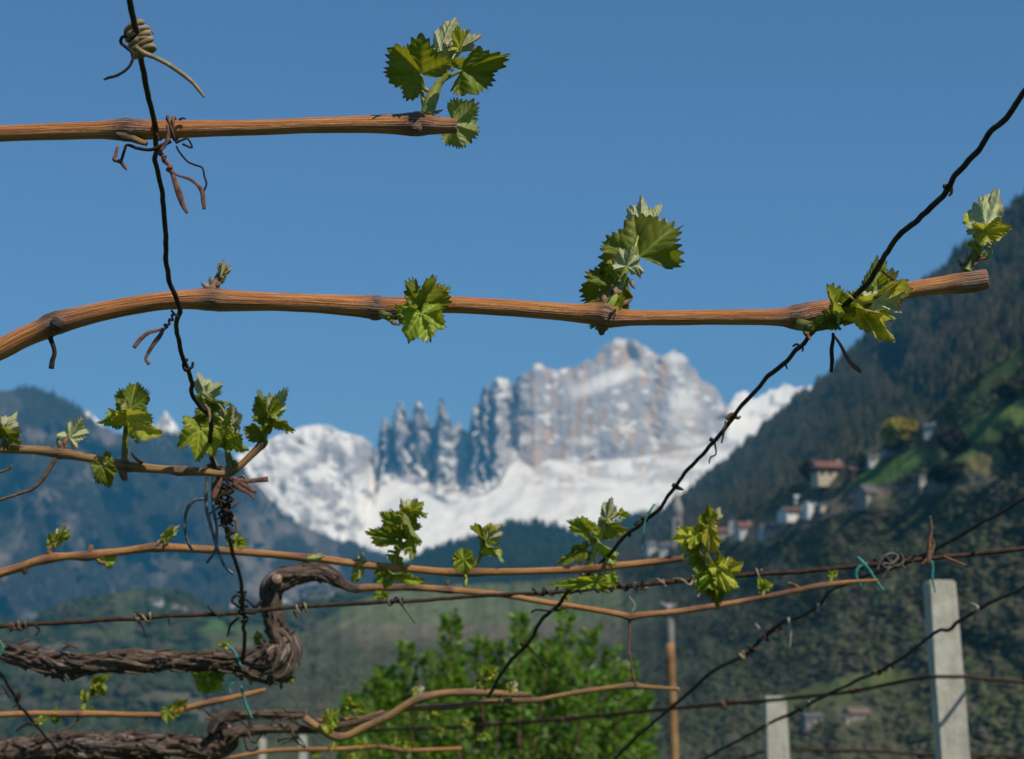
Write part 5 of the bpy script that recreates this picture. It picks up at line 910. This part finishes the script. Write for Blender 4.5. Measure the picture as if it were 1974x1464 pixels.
t2 = thing('paper_tie', at(315, 285, Y1), 'twisted reddish-brown paper tie hanging under the topmost cane', 'tie')
multi_tube('twist', [coil(309, 288, 332, 336, Y1 - .008, 4, 5, 7), [tuple(v) for v in coil(309, 288, 332, 336, Y1 - .008, 2, 5, 8)]], M['brown_tie'], t2, ns=6)
ribbon('tail', None, [[(331, 333, 8), (338, 352, 11), (346, 376, 13), (354, 398, 10), (361, 412, 5)], [(331, 334, 5), (348, 340, 5), (366, 346, 6), (382, 358, 7), (390, 372, 9), (392, 388, 9), (394, 404, 7)]], 'brown_tie', Y1, -.008, t2)
ribbon('loop', None, [[(322, 240, 6), (324, 262, 7), (318, 280, 8), (310, 290, 7)]], 'brown_tie', Y1, -.022, t2)
t3 = thing('paper_tie', at(335, 610, Y2), 'small twisted brown paper tie hanging from the wire under the long arched cane', 'tie')
multi_tube('twist', [coil(336, 608, 316, 634, Y2 - .016, 3, 5, 5)], M['brown_tie'], t3, ns=6)
ribbon('tail', None, [[(316, 634, 6), (302, 638, 6), (286, 642, 8), (270, 655, 9), (258, 671, 8)], [(316, 634, 6), (308, 648, 9), (296, 664, 9), (285, 682, 7), (281, 693, 6), (288, 703, 7)]], 'brown_tie', Y2, -.016, t3)
ribbon('loop', None, [[(330, 598, 4), (336, 606, 5), (344, 612, 5)]], 'tendril_dark', Y2, -.02, t3)
Yt = DP(940)
t4 = thing('wire_tie', at(410, 905, Yt), 'bundle of grey wire ends looped over the short tan cane', 'tie')
for p in ([(403, 905, 6), (398, 940, 7), (398, 980, 7), (408, 1020, 7), (420, 1060, 6), (432, 1090, 6), (450, 1108, 6)], [(412, 904, 6), (410, 940, 7), (412, 985, 7), (418, 1020, 6), (415, 1060, 6), (398, 1086, 5)], [(420, 902, 6), (408, 870, 5), (402, 820, 4)], [(392, 962, 6), (375, 965, 7), (362, 980, 7), (356, 1010, 6), (362, 1045, 6), (374, 1066, 5)], [(455, 925, 6), (468, 918, 6), (475, 932, 6), (460, 942, 6), (448, 935, 6)], [(425, 815, 4), (416, 850, 4), (412, 900, 4)]):
    multi_tube('wire_end', [px_path(p, Yt, -.018)], M['metal_tie'], t4, ns=7)
t5 = thing('paper_tie', at(450, 925, Yt), 'frayed brown paper tie sticking out right of the short tan cane', 'tie')
ribbon('tail', None, [[(448, 922, 7), (470, 928, 7), (495, 926, 9), (517, 924, 11)]], 'brown_tie', Yt, -.02, t5); ribbon('tail', None, [[(450, 926, 7), (470, 935, 8), (485, 945, 9), (495, 948, 8)]], 'brown_tie', Yt, -.02, t5); ribbon('tail', None, [[(450, 930, 8), (462, 942, 9), (478, 950, 6), (490, 962, 4)]], 'brown_tie', Yt, -.02, t5); ribbon('tail', None, [[(424, 918, 12), (418, 940, 14), (412, 956, 12), (410, 962, 6)]], 'brown_tie', Yt, -.02, t5)
t6 = thing('dead_tendril_bundle', at(430, 930, Yt), 'dark bundle of dead tendrils clinging to the wire below the short tan cane', 'tendril')
multi_tube('tangle', [coil(416, 895, 428, 985, Yt - .004, 8, 3, 8), coil(425, 900, 440, 1000, Yt - .004, 7, 4, 6)] + [px_path([(430 + random.randint(-8, 8), 900 + k * 16, 6), (436 + random.randint(-16, 16), 915 + k * 16, 6), (428 + random.randint(-14, 22), 930 + k * 15, 5), (436 + random.randint(-20, 20), 945 + k * 14, 3)], Yt, -.008) for k in [0, 0, 1, 1, 2, 2, 3, 3, 4, 4, 5, 5, 6, 7]], M['tendril_dark'], t6, ns=6, rough=.2)
[multi_tube('loose_end', [q_], M['tendril'], t6, ns=6) for q_ in [px_path([(436, 985, 6), (445, 1005, 7), (452, 1000, 6), (456, 1020, 5), (448, 1030, 5)], Yt), px_path([(428, 975, 5), (412, 985, 4), (398, 995, 4)], Yt), px_path([(432, 985, 5), (452, 975, 4), (462, 966, 3)], Yt), px_path([(385, 912, 4), (400, 900, 8), (412, 896, 8), (430, 900, 5)], Yt, -.014)]]
t7 = thing('paper_tie', at(1600, 640, Y2), 'dark forked tie end hanging below the curled leaves at right', 'tie')
ribbon('tail', None, [[(1606, 642, 6), (1606, 655, 7), (1603, 675, 8), (1604, 695, 8), (1602, 718, 6)]], 'tendril_dark', Y2, -.02, t7); ribbon('tail', None, [[(1606, 645, 4), (1620, 665, 6), (1630, 685, 7), (1642, 702, 9), (1660, 718, 7)]], 'brown_tie', Y2, -.02, t7)
YG = 1.83
def string(label, paths, Y):
    o = multi_tube('green_string', [px_path(p, Y) for p in paths], M['green_tie'], None, ns=6); tag(o, label, 'string', 'green plastic strings tied round the vine')
string('green string tied round the end of the bent gnarled vine arm', [[(438, 1244, 5), (450, 1255, 6), (458, 1270, 6), (464, 1285, 5)], [(445, 1340, 4), (442, 1325, 4), (450, 1316, 4)], [(464, 1322, 5), (470, 1345, 5), (478, 1368, 5), (486, 1386, 4)]], YG)
string('green string with two dangling ends on the wire near the taller post', [[(1652, 1074, 6), (1664, 1086, 8), (1676, 1100, 6), (1690, 1122, 6), (1704, 1140, 5)], [(1672, 1086, 6), (1656, 1094, 7), (1650, 1110, 6), (1660, 1130, 4)]], 1.88)
string('green string hanging from the wire just above the taller concrete post', [[(1795, 1082, 8), (1798, 1095, 6), (1797, 1112, 5), (1803, 1142, 3)]], 1.9)
string('thin green string caught on the diagonal wire before the church', [[(1262, 972, 4), (1250, 990, 4), (1242, 1010, 3), (1240, 1040, 3), (1236, 1064, 3)]], DP(1000) - .01)
string('pale green string loop at the left edge on the gnarled arm', [[(-2, 1236, 5), (5, 1246, 6), (4, 1258, 5), (-4, 1266, 5)], [(-2, 1205, 6), (3, 1212, 6)]], YG)

# ------------------------------------------------------------------ posts and pole
def post(label, tl, tr, bl, br, Yp, depth, zbot):
    """square concrete post seen with its front face; corners of the front face in the photo"""
    A, B = at(*tl, Yp), at(*tr, Yp); C, D = at(*bl, Yp), at(*br, Yp)
    ax = ((C + D) / 2 - (A + B) / 2); ax /= -ax.z
    top = (A + B) / 2; wd = (B - A).length
    bot = top + ax * (top.z - zbot)
    root = thing('concrete_post', bot, label, 'post', 'concrete trellis posts')
    import bmesh
    bm = bmesh.new(); n = 12
    def ring(c, w_, d_):
        return [bm.verts.new(c + Vector((sx * w_ / 2, sy * d_ / 2, 0))) for sx, sy in ((-1, -1), (1, -1), (1, 1), (-1, 1))]
    c_off = Vector((0.0, depth / 2, 0))
    rings = [ring(bot + (top - bot) * (k / n) + c_off, wd * (1.12 - 0.12 * k / n), depth) for k in range(n + 1)]
    for a, b in zip(rings[:-1], rings[1:]):
        for i in range(4): bm.faces.new((a[i], a[(i + 1) % 4], b[(i + 1) % 4], b[i]))
    bm.faces.new(rings[-1]); bm.faces.new(rings[0][::-1])
    bmesh.ops.bevel(bm, geom=[e for e in bm.edges if abs((e.verts[0].co - e.verts[1].co).normalized().z) > .5] + [e for e in bm.edges if all(v in rings[-1] for v in e.verts)], offset=wd * .07, segments=2, affect='EDGES')
    for v in bm.verts: v.co += Vector((random.uniform(-1, 1), random.uniform(-1, 1), 0)) * wd * .008
    me = bpy.data.meshes.new('shaft'); bm.to_mesh(me); bm.free(); me.materials.append(M['concrete'])
    o = link(bpy.data.objects.new('shaft', me)); keep(o, root)
    return root
p1 = post('taller pale concrete post at right, nearer of the two', (1790, 1118), (1843, 1118), (1814, 1464), (1873, 1464), 4.05, .062, -0.12)
p1.children[0].rotation_euler = (0, 0, 0)
p2 = post('shorter pale concrete post, left of the taller one', (1474, 1342), (1516, 1342), (1481, 1464), (1523, 1464), 6.2, .08, -0.16)
p3 = post('small faint white post end low behind the bottom vine, left of its twin', (499, 1424), (511, 1424), (499, 1464), (511, 1464), 16, .06, -2.4)
p4 = post('small faint white post end low behind the bottom vine, right of its twin', (576, 1418), (590, 1418), (577, 1464), (590, 1464), 16, .06, -2.4)
YP = 15.0
pr = thing('wooden_pole', at(1300, 1464, YP) - Vector((0, 0, 3)), 'slim brown wooden pole with grey head left of the shorter post', 'pole')
q0 = at(1292, 1240, YP); q1 = at(1300, 1464, YP); qb = q1 + (q1 - q0) / abs((q1 - q0).z) * 3.2
def wp(v, wd): return (v.x, v.y, v.z, wd * .5 * YP / FPX, 0)
tube('shaft', [wp(q0, 16), wp((q0 + q1) / 2, 17), wp(q1, 18), wp(qb, 22)], M['pole'], pr, nl=24, ns=12, rough=.04)
tube('head', px_path([(1288, 1164, 14), (1290, 1190, 16), (1291, 1215, 17), (1292, 1244, 15)], YP), M['pole_head'], pr, nl=14, ns=12, rough=.05)
tube('bracket', px_path([(1272, 1162, 6), (1284, 1170, 8), (1298, 1182, 8), (1312, 1178, 5)], YP, -.03), M['pole_head'], pr, ns=7)
tube('bracket', px_path([(1278, 1188, 5), (1290, 1176, 8), (1304, 1166, 7)], YP, -.03), M['pole_head'], pr, ns=7)

# ------------------------------------------------------------------ green bush
def bush():
    Yb = 9.0; r = random.Random(5); root = thing('leafy_bush', Vector((at(960, 1400, Yb).x, Yb, float(ground_z(Yb)))), 'bright green bushy shrub with upright spiky shoots below the mountains', 'shrub')
    base = Vector((at(960, 1464, Yb).x, Yb, float(ground_z(Yb))))
    tops = [(668, 1345), (688, 1368), (718, 1312), (742, 1292), (655, 1390), (780, 1240), (868, 1186), (1000, 1188), (1092, 1186), (1020, 1215), (1140, 1215), (925, 1235), (1215, 1285), (730, 1300), (690, 1345), (830, 1265), (960, 1245), (1180, 1255), (1060, 1240), (1240, 1340), (1255, 1400), (880, 1250), (760, 1320), (1110, 1265), (1000, 1275), (1160, 1300), (1050, 1290), (940, 1290), (850, 1310), (1200, 1350), (1100, 1330), (800, 1350), (720, 1370), (660, 1400), (1235, 1440), (1010, 1340), (900, 1350), (1150, 1380), (760, 1400), (960, 1390), (1080, 1400), (860, 1410), (1190, 1420), (700, 1430), (1260, 1455), (820, 1440), (1020, 1440), (1130, 1450), (920, 1450)]
    for _ in range(34):
        x = 960 + 300 * r.uniform(-1, 1); env = 1235 + 0.0016 * (x - 1000) ** 2
        tops.append((x, env + r.uniform(0, 1) ** .8 * 190))
    LV, LF, LC = [], [], []; stems = []
    for i, (x, y) in enumerate(tops):
        spike = i < 23
        Yt_ = Yb + r.uniform(-.35, .35) + (y - 1300) * -.0006
        top = at(x, y, Yt_); mid = base.lerp(top, .5) + Vector((r.uniform(-.08, .08), r.uniform(-.1, .1), -.05))
        low = at(x + (960 - x) * .12 + r.uniform(-10, 10), y + 150, Yt_)
        stems.append([(*base, .012, 0), (*mid, .009, 0), (*low, .006, 0), (*top, .002, 0)])
        ln = (top - low).length; n = int(ln / (.0015 if spike else .0021))
        for k in range(n):
            t = (k + r.random()) / n; c = low.lerp(top, t)
            spread = (.020 + .034 * (1 - t)) if spike else (.018 + .066 * (1 - t) ** 0.8)
            a = r.uniform(0, 6.28); u = Vector((math.cos(a), math.sin(a), r.uniform(-.1, .6))); rr = spread * r.uniform(.2, 1.0)
            p = c + u * rr; d = (u + Vector((r.uniform(-.5, .5), r.uniform(-.5, .5), r.uniform(.0, .9)))).normalized()
            s = d.cross(Vector((r.uniform(-1, 1), r.uniform(-1, 1), r.uniform(-1, 1)))).normalized()
            l = r.uniform(.022, .046); wv = l * .33; nrm = d.cross(s)
            o = len(LV)
            LV += [p, p + d * l * .45 + s * wv + nrm * l * .1, p + d * l, p + d * l * .45 - s * wv + nrm * l * .1, p + d * l * .5]
            LF += [(o, o + 1, o + 4), (o + 1, o + 2, o + 4), (o + 2, o + 3, o + 4), (o + 3, o, o + 4)]
            g = r.uniform(.55, 1.4); LC += [(.125 * g, .225 * g, .028 * g)] * 5
    multi_tube('branches', stems, M['tendril'], root, ns=5)
    m, n, l, b = new_mat('bush_leaf'); a = attr(n, 'col'); l.new(a.outputs['Vector'], b.inputs['Base Color']); b.inputs['Roughness'].default_value = .5
    tb = n.new('ShaderNodeBsdfTranslucent'); mu = n.new('ShaderNodeMix'); mu.data_type = 'RGBA'; mu.blend_type = 'MULTIPLY'; mu.inputs[0].default_value = 1; mu.inputs[7].default_value = (1.9, 2.0, .9, 1)
    l.new(a.outputs['Vector'], mu.inputs[6]); l.new(mu.outputs[2], tb.inputs[0]); ms = n.new('ShaderNodeMixShader'); ms.inputs[0].default_value = .4
    l.new(b.outputs[0], ms.inputs[1]); l.new(tb.outputs[0], ms.inputs[2]); l.new(ms.outputs[0], n['Material Output'].inputs[0])
    o = mesh_obj('foliage', np.array([v[:] for v in LV]), np.array(LF), m, smooth=False, attrs={'col': np.array(LC)}); keep(o, root); o['kind'] = 'stuff'
bush()

# ------------------------------------------------------------------ houses
M['white_wall'] = simple('white_plaster', (0.50, 0.49, 0.46), (0.64, 0.63, 0.60), .5, .9)
M['bright_wall'] = simple('bright_plaster', (0.74, 0.73, 0.70), (0.84, 0.83, 0.80), .5, .9)
M['cream_wall'] = simple('cream_plaster', (0.50, 0.43, 0.30), (0.62, 0.54, 0.40), .5, .9)
M['grey_wall'] = simple('grey_stone_wall', (0.22, 0.20, 0.18), (0.38, 0.35, 0.32), .8, .9)
M['dark_wood'] = simple('dark_timber', (0.03, 0.022, 0.018), (0.06, 0.042, 0.032), .8, .85)
M['red_roof'] = simple('red_tiles', (0.13, 0.060, 0.046), (0.20, 0.095, 0.075), .6, .9)
M['brown_roof'] = simple('brown_tiles', (0.10, 0.06, 0.045), (0.17, 0.11, 0.085), .6, .9)
M['faded_roof'] = simple('faded_tiles', (0.13, 0.085, 0.07), (0.20, 0.14, 0.12), .6, .9)
M['grey_roof'] = simple('grey_slate', (0.07, 0.075, 0.08), (0.13, 0.13, 0.135), .6, .85)
M['pane'] = simple('window_pane', (0.02, 0.025, 0.03), (0.05, 0.055, 0.06), .5, .2, 0, .5)
def box_v(x0, x1, y0, y1, z0, z1): return [(x0, y0, z0), (x1, y0, z0), (x1, y1, z0), (x0, y1, z0), (x0, y0, z1), (x1, y0, z1), (x1, y1, z1), (x0, y1, z1)]
BF = [(3, 2, 1, 0), (4, 5, 6, 7), (0, 1, 5, 4), (1, 2, 6, 5), (2, 3, 7, 6), (3, 0, 4, 7)]
def house(name, label, px, py, sheet, wpx, hpx, rpx, wall='white_wall', roof='red_roof', rot=0, dr=.75, windows=0, cat='house', flat=False, upper=None, group=None, Yoff=0):
    Yh = float(sheet.Yat(np.array(float(px)), np.array(float(py)))) + Yoff; k = Yh / FPX
    p = at(px, py, Yh); W_, H_, RH = wpx * k, hpx * k, rpx * k; D_ = W_ * dr
    root = thing(name, p, label, cat, group); root.rotation_euler = (0, 0, R(rot))
    x, y = W_ / 2, D_ / 2
    def add(nm, V, F, m, par=None):
        o = mesh_obj(nm, V, F, M[m], smooth=False); o.parent = par or root; return o
    if flat or RH <= 0:
        add('wall', box_v(-x, x, -y, y, -H_ * .9, H_), BF, wall); add('roof', box_v(-x * 1.05, x * 1.05, -y * 1.05, y * 1.05, H_ + .01, H_ + max(.4, H_ * .06)), BF, roof)
    else:
        V = [(-x, -y, -H_ * .9), (x, -y, -H_ * .9), (x, y, -H_ * .9), (-x, y, -H_ * .9), (-x, -y, H_), (x, -y, H_), (x, y, H_), (-x, y, H_), (-x, 0, H_ + RH * .96), (x, 0, H_ + RH * .96)]
        wall_o = add('wall', V, [(3, 2, 1, 0), (0, 1, 5, 4), (2, 3, 7, 6), (1, 2, 6, 9, 5), (3, 0, 4, 8, 7)], wall)
        e = 1.12; t = max(.25, H_ * .05)
        Vr = [(-x * e, -y * 1.2, H_ - RH * .2), (x * e, -y * 1.2, H_ - RH * .2), (x * e, 0, H_ + RH), (-x * e, 0, H_ + RH), (x * e, y * 1.2, H_ - RH * .2), (-x * e, y * 1.2, H_ - RH * .2)]
        Vr = Vr + [(a, b, c + t) for a, b, c in Vr]
        r_ = add('roof', Vr, [(3, 2, 1, 0), (2, 3, 5, 4), (6, 7, 8, 9), (9, 8, 10, 11), (0, 1, 7, 6), (4, 5, 11, 10), (1, 2, 8, 7), (2, 4, 10, 8), (3, 0, 6, 9), (5, 3, 9, 11)], roof)
        if windows >= 2:
            c = add('chimney', box_v(x * .35, x * .5, -y * .2, y * .1, H_ + RH * .4, H_ + RH * 1.35), BF, wall, r_)
    if upper: add('upper_storey', box_v(-x * 1.03, x * 1.03, -y * 1.04, y * 1.04, H_ * .5, H_ * .96), BF, upper)
    for i in range(windows):
        cx = -x + (i + .5) * 2 * x / windows; ww = min(.9, W_ / windows * .2)
        z0 = H_ * .16 if upper else H_ * .3
        f = add('window', box_v(cx - ww, cx + ww, -y - .12, -y + .05, z0, z0 + H_ * .3), BF, 'dark_wood')
        pn = add('pane', box_v(cx - ww * .8, cx + ww * .8, -y - .16, -y - .125, z0 + H_ * .03, z0 + H_ * .27), BF, 'pane', f)
    return root
house('farmhouse', 'broad farmhouse with dark timber upper floor and red roof on the hillside', 1602, 922, SF, 66, 20, 12, 'cream_wall', 'red_roof', 12, .6, 4, upper='dark_wood')
house('farm_shed', 'low dark shed joined to the right of the red roofed farmhouse', 1650, 918, SF, 28, 12, 6, 'dark_wood', 'brown_roof', 12, .8, 1, 'shed')
house('villa', 'large white villa with brown roof below the farmhouse', 1534, 998, SF, 60, 12, 7, 'bright_wall', 'brown_roof', 24, .6, 4)
house('villa_tower', 'square white tower house with a framed window at the end of the villa', 1566, 986, SF, 30, 18, 4, 'bright_wall', 'cream_wall', 15, .9, 1, 'house', True)
house('white_cottage', 'small white cottage peeking out just above the villa', 1541, 968, SF, 20, 8, 4, 'white_wall', 'white_wall', 10, .8, 1)
house('garden_wall_house', 'low white annex stretching right of the villa tower', 1590, 982, SF, 22, 8, 3, 'cream_wall', 'grey_roof', 15, .7, 0)
house('red_roof_house', 'white house with red tiled roof left of the villa, in the hamlet', 1436, 1030, SF, 34, 14, 9, 'white_wall', 'red_roof', 20, .8, 3)
house('grey_roof_house', 'white house with grey slate roof right of the red tiled one', 1480, 1032, SF, 30, 14, 6, 'white_wall', 'grey_roof', 10, .7, 2)
house('long_red_house', 'low house with long red roof at the left end of the hamlet', 1398, 1034, SF, 32, 9, 7, 'grey_wall', 'red_roof', 10, .7, 2)
house('narrow_white_house', 'narrow white gabled house between red roofs in the hamlet', 1413, 1026, SF, 12, 18, 7, 'white_wall', 'grey_roof', 70, 1.1, 1)
house('white_house', 'white house on the slope just right of the red roofed farmhouse', 1686, 894, SF, 26, 11, 5, 'white_wall', 'grey_roof', 10, .7, 2)
house('long_barn', 'long low brown barn above the bright green meadow', 1722, 876, SF, 46, 8, 6, 'grey_wall', 'brown_roof', 18, .5, 2, 'barn')
house('high_white_house', 'white house highest on the slope right of the yellow tree', 1796, 836, SF, 24, 14, 6, 'white_wall', 'grey_roof', -30, .8, 2)
house('tiny_white_hut', 'tiny white hut beside the brown terrace under the dark trees', 1778, 934, SF, 11, 12, 5, 'white_wall', 'grey_roof', 10, .9, 1, 'hut')
house('stone_barn', 'grey stone barn with steep dark roof below the meadow', 1672, 968, SF, 36, 18, 14, 'grey_wall', 'grey_roof', 35, .9, 1, 'barn')
house('valley_house', 'white house with dark roof left of the church foot', 1255, 1066, SF, 18, 14, 8, 'white_wall', 'grey_roof', 20, .9, 2)
house('valley_house', 'white gabled house directly under the church spire', 1284, 1068, SF, 22, 15, 7, 'white_wall', 'grey_roof', -10, .9, 2)
house('pink_roof_house', 'house with faded red roof low on the slope between the posts', 1652, 1384, SF, 44, 9, 9, 'grey_wall', 'faded_roof', 25, .6, 3)
house('blue_grey_house', 'dim grey house low on the slope left of the faded red roof', 1566, 1398, SF, 34, 16, 6, 'grey_wall', 'grey_roof', 15, .7, 2)
house('pale_hut', 'pale stone hut beside the faded red roof near the posts', 1628, 1394, SF, 16, 10, 5, 'cream_wall', 'grey_roof', -20, .9, 1, 'hut')
for (x, y, w_, h_, lab) in ((300, 1166, 24, 9, 'largest white house of the hamlet on the low hill at left'), (338, 1176, 12, 8, 'first small white house right of the largest one on the low hill'), (352, 1182, 13, 9, 'second small white house right of the largest one on the low hill'), (370, 1184, 15, 9, 'third small white house right of the largest one on the low hill'), (386, 1187, 9, 6, 'last and smallest white house right of the largest one on the low hill')):
    house('far_house', lab or 'small white house right of the largest one on the low hill', x, y, SG, w_, h_, 4, 'white_wall', 'brown_roof', random.randint(-20, 20), .8, 0, group='houses of the low hill hamlet')
ORD = ['leftmost', 'second from left', 'third from left', 'fourth from left', 'fifth from left', 'fifth from right', 'fourth from right', 'third from right', 'second from right', 'rightmost']
for k_, (x, y, w_, h_) in enumerate(sorted(((548, 1162, 14, 9), (566, 1164, 18, 8), (590, 1158, 12, 12), (606, 1162, 22, 8), (628, 1158, 16, 7), (640, 1150, 10, 9), (655, 1146, 14, 7), (672, 1140, 12, 7), (520, 1168, 14, 6), (450, 1172, 12, 9)))):
    house('far_house', ORD[k_] + ' of the small hazy white village houses seen around the bent vine arm', x, y, SG, w_, h_, 4, 'white_wall', 'grey_roof', random.randint(-20, 20), .8, 0, group='houses of the hazy village')
# church tower with a slim onion spire
Yc = float(SF.Yat(np.array(1306.), np.array(1050.))); kc = Yc / FPX; pc = at(1306, 1050, Yc)
ch = thing('church_tower', pc, 'slender pale church tower with pointed spire under the diagonal wire', 'church tower')
wv = 9 * kc
def lathe(name, prof, m, n=14):
    V = [(r_ * math.cos(a), r_ * math.sin(a), z) for r_, z in prof for a in [i * 2 * math.pi / n for i in range(n)]]
    F = [(i * n + j, i * n + (j + 1) % n, (i + 1) * n + (j + 1) % n, (i + 1) * n + j) for i in range(len(prof) - 1) for j in range(n)]
    o = mesh_obj(name, V, F, M[m]); o.parent = ch; return o
sh = mesh_obj('shaft', box_v(-wv, wv, -wv, wv, -10 * kc, 52 * kc), BF, M['grey_wall'], smooth=False); sh.parent = ch
lathe('onion_dome', [(8 * kc, 52.2 * kc), (11 * kc, 60 * kc), (11.5 * kc, 68 * kc), (9 * kc, 78 * kc), (5 * kc, 88 * kc), (2.5 * kc, 98 * kc), (2 * kc, 104 * kc)], 'grey_wall')
lathe('spire', [(2.2 * kc, 103 * kc), (1.4 * kc, 115 * kc), (.3 * kc, 132 * kc)], 'grey_wall')
o = mesh_obj('belfry_window', box_v(-wv * .35, wv * .35, -wv - .15, -wv + .1, 34 * kc, 46 * kc), BF, M['pane'], smooth=False); o.parent = ch

# ------------------------------------------------------------------ trees one can tell apart on the hillside
def tree(name, label, px, py, sheet, hpx, wpx, col, seed):
    Yh = float(sheet.Yat(np.array(float(px)), np.array(float(py)))) - 4; k = Yh / FPX; p = at(px, py, Yh)
    root = thing(name, p, label, 'tree'); h, wd = hpx * k, wpx * k; r = np.random.default_rng(seed)
    tube('trunk', [(p.x, p.y, p.z - 1.5, wd * .035, 0), (p.x, p.y, p.z + h * .3, wd * .03, 0), (p.x + wd * .03, p.y, p.z + h * .7, wd * .012, 0)], M['dark_wood'], root, ns=7)
    n = 1500; d = r.normal(size=(n, 3)); d /= np.linalg.norm(d, axis=1, keepdims=True)
    rad = r.uniform(.35, 1, (n, 1)) ** .5; lum = 1 + .28 * np.sin(d[:, :1] * 5 + seed) * np.cos(d[:, 2:] * 4 + seed)
    c = d * rad * lum * np.array([wd * .48, wd * .48, h * .42]) + np.array([p.x, p.y, p.z + h * .56])
    s = wd * .075; a = r.normal(size=(n, 3)); a /= np.linalg.norm(a, axis=1, keepdims=True); b = np.cross(a, r.normal(size=(n, 3))); b /= np.linalg.norm(b, axis=1, keepdims=True)
    V = np.stack([c + a * s, c + b * s * .8, c - a * s, c - b * s * .8], 1).reshape(-1, 3); F = np.arange(n * 4).reshape(n, 4)
    C = np.repeat(np.array(col) * r.uniform(.75, 1.25, (n, 1)), 4, 0)
    o = mesh_obj('crown', V, F, M['foliage'], smooth=False, attrs={'col': C}); keep(o, root)
tree('round_tree', 'round yellow-green tree in new leaf above the long barn', 1733, 866, SF, 60, 66, (.34, .29, .04), 1)
tree('dark_tree', 'dark bare-looking tree between the barn and the high meadow', 1835, 880, SF, 56, 60, (.06, .048, .038), 2)
tree('dark_tree', 'dark green tree standing at the right edge of the meadow', 1955, 900, SF, 74, 50, (.045, .06, .025), 3)
tree('dark_tree', 'low dark tree clump right of the tiny white hut', 1830, 935, SF, 44, 76, (.028, .036, .022), 4)
tree('dark_tree', 'dark tree just left of the red roofed farmhouse', 1556, 928, SF, 40, 34, (.035, .04, .022), 5)
tree('green_tree', 'small green tree between the farmhouse shed and the white house', 1664, 902, SF, 30, 30, (.05, .07, .026), 6)
tree('brown_tree', 'brownish tree at the top of the high meadow', 1945, 772, SF, 40, 60, (.09, .075, .045), 7)
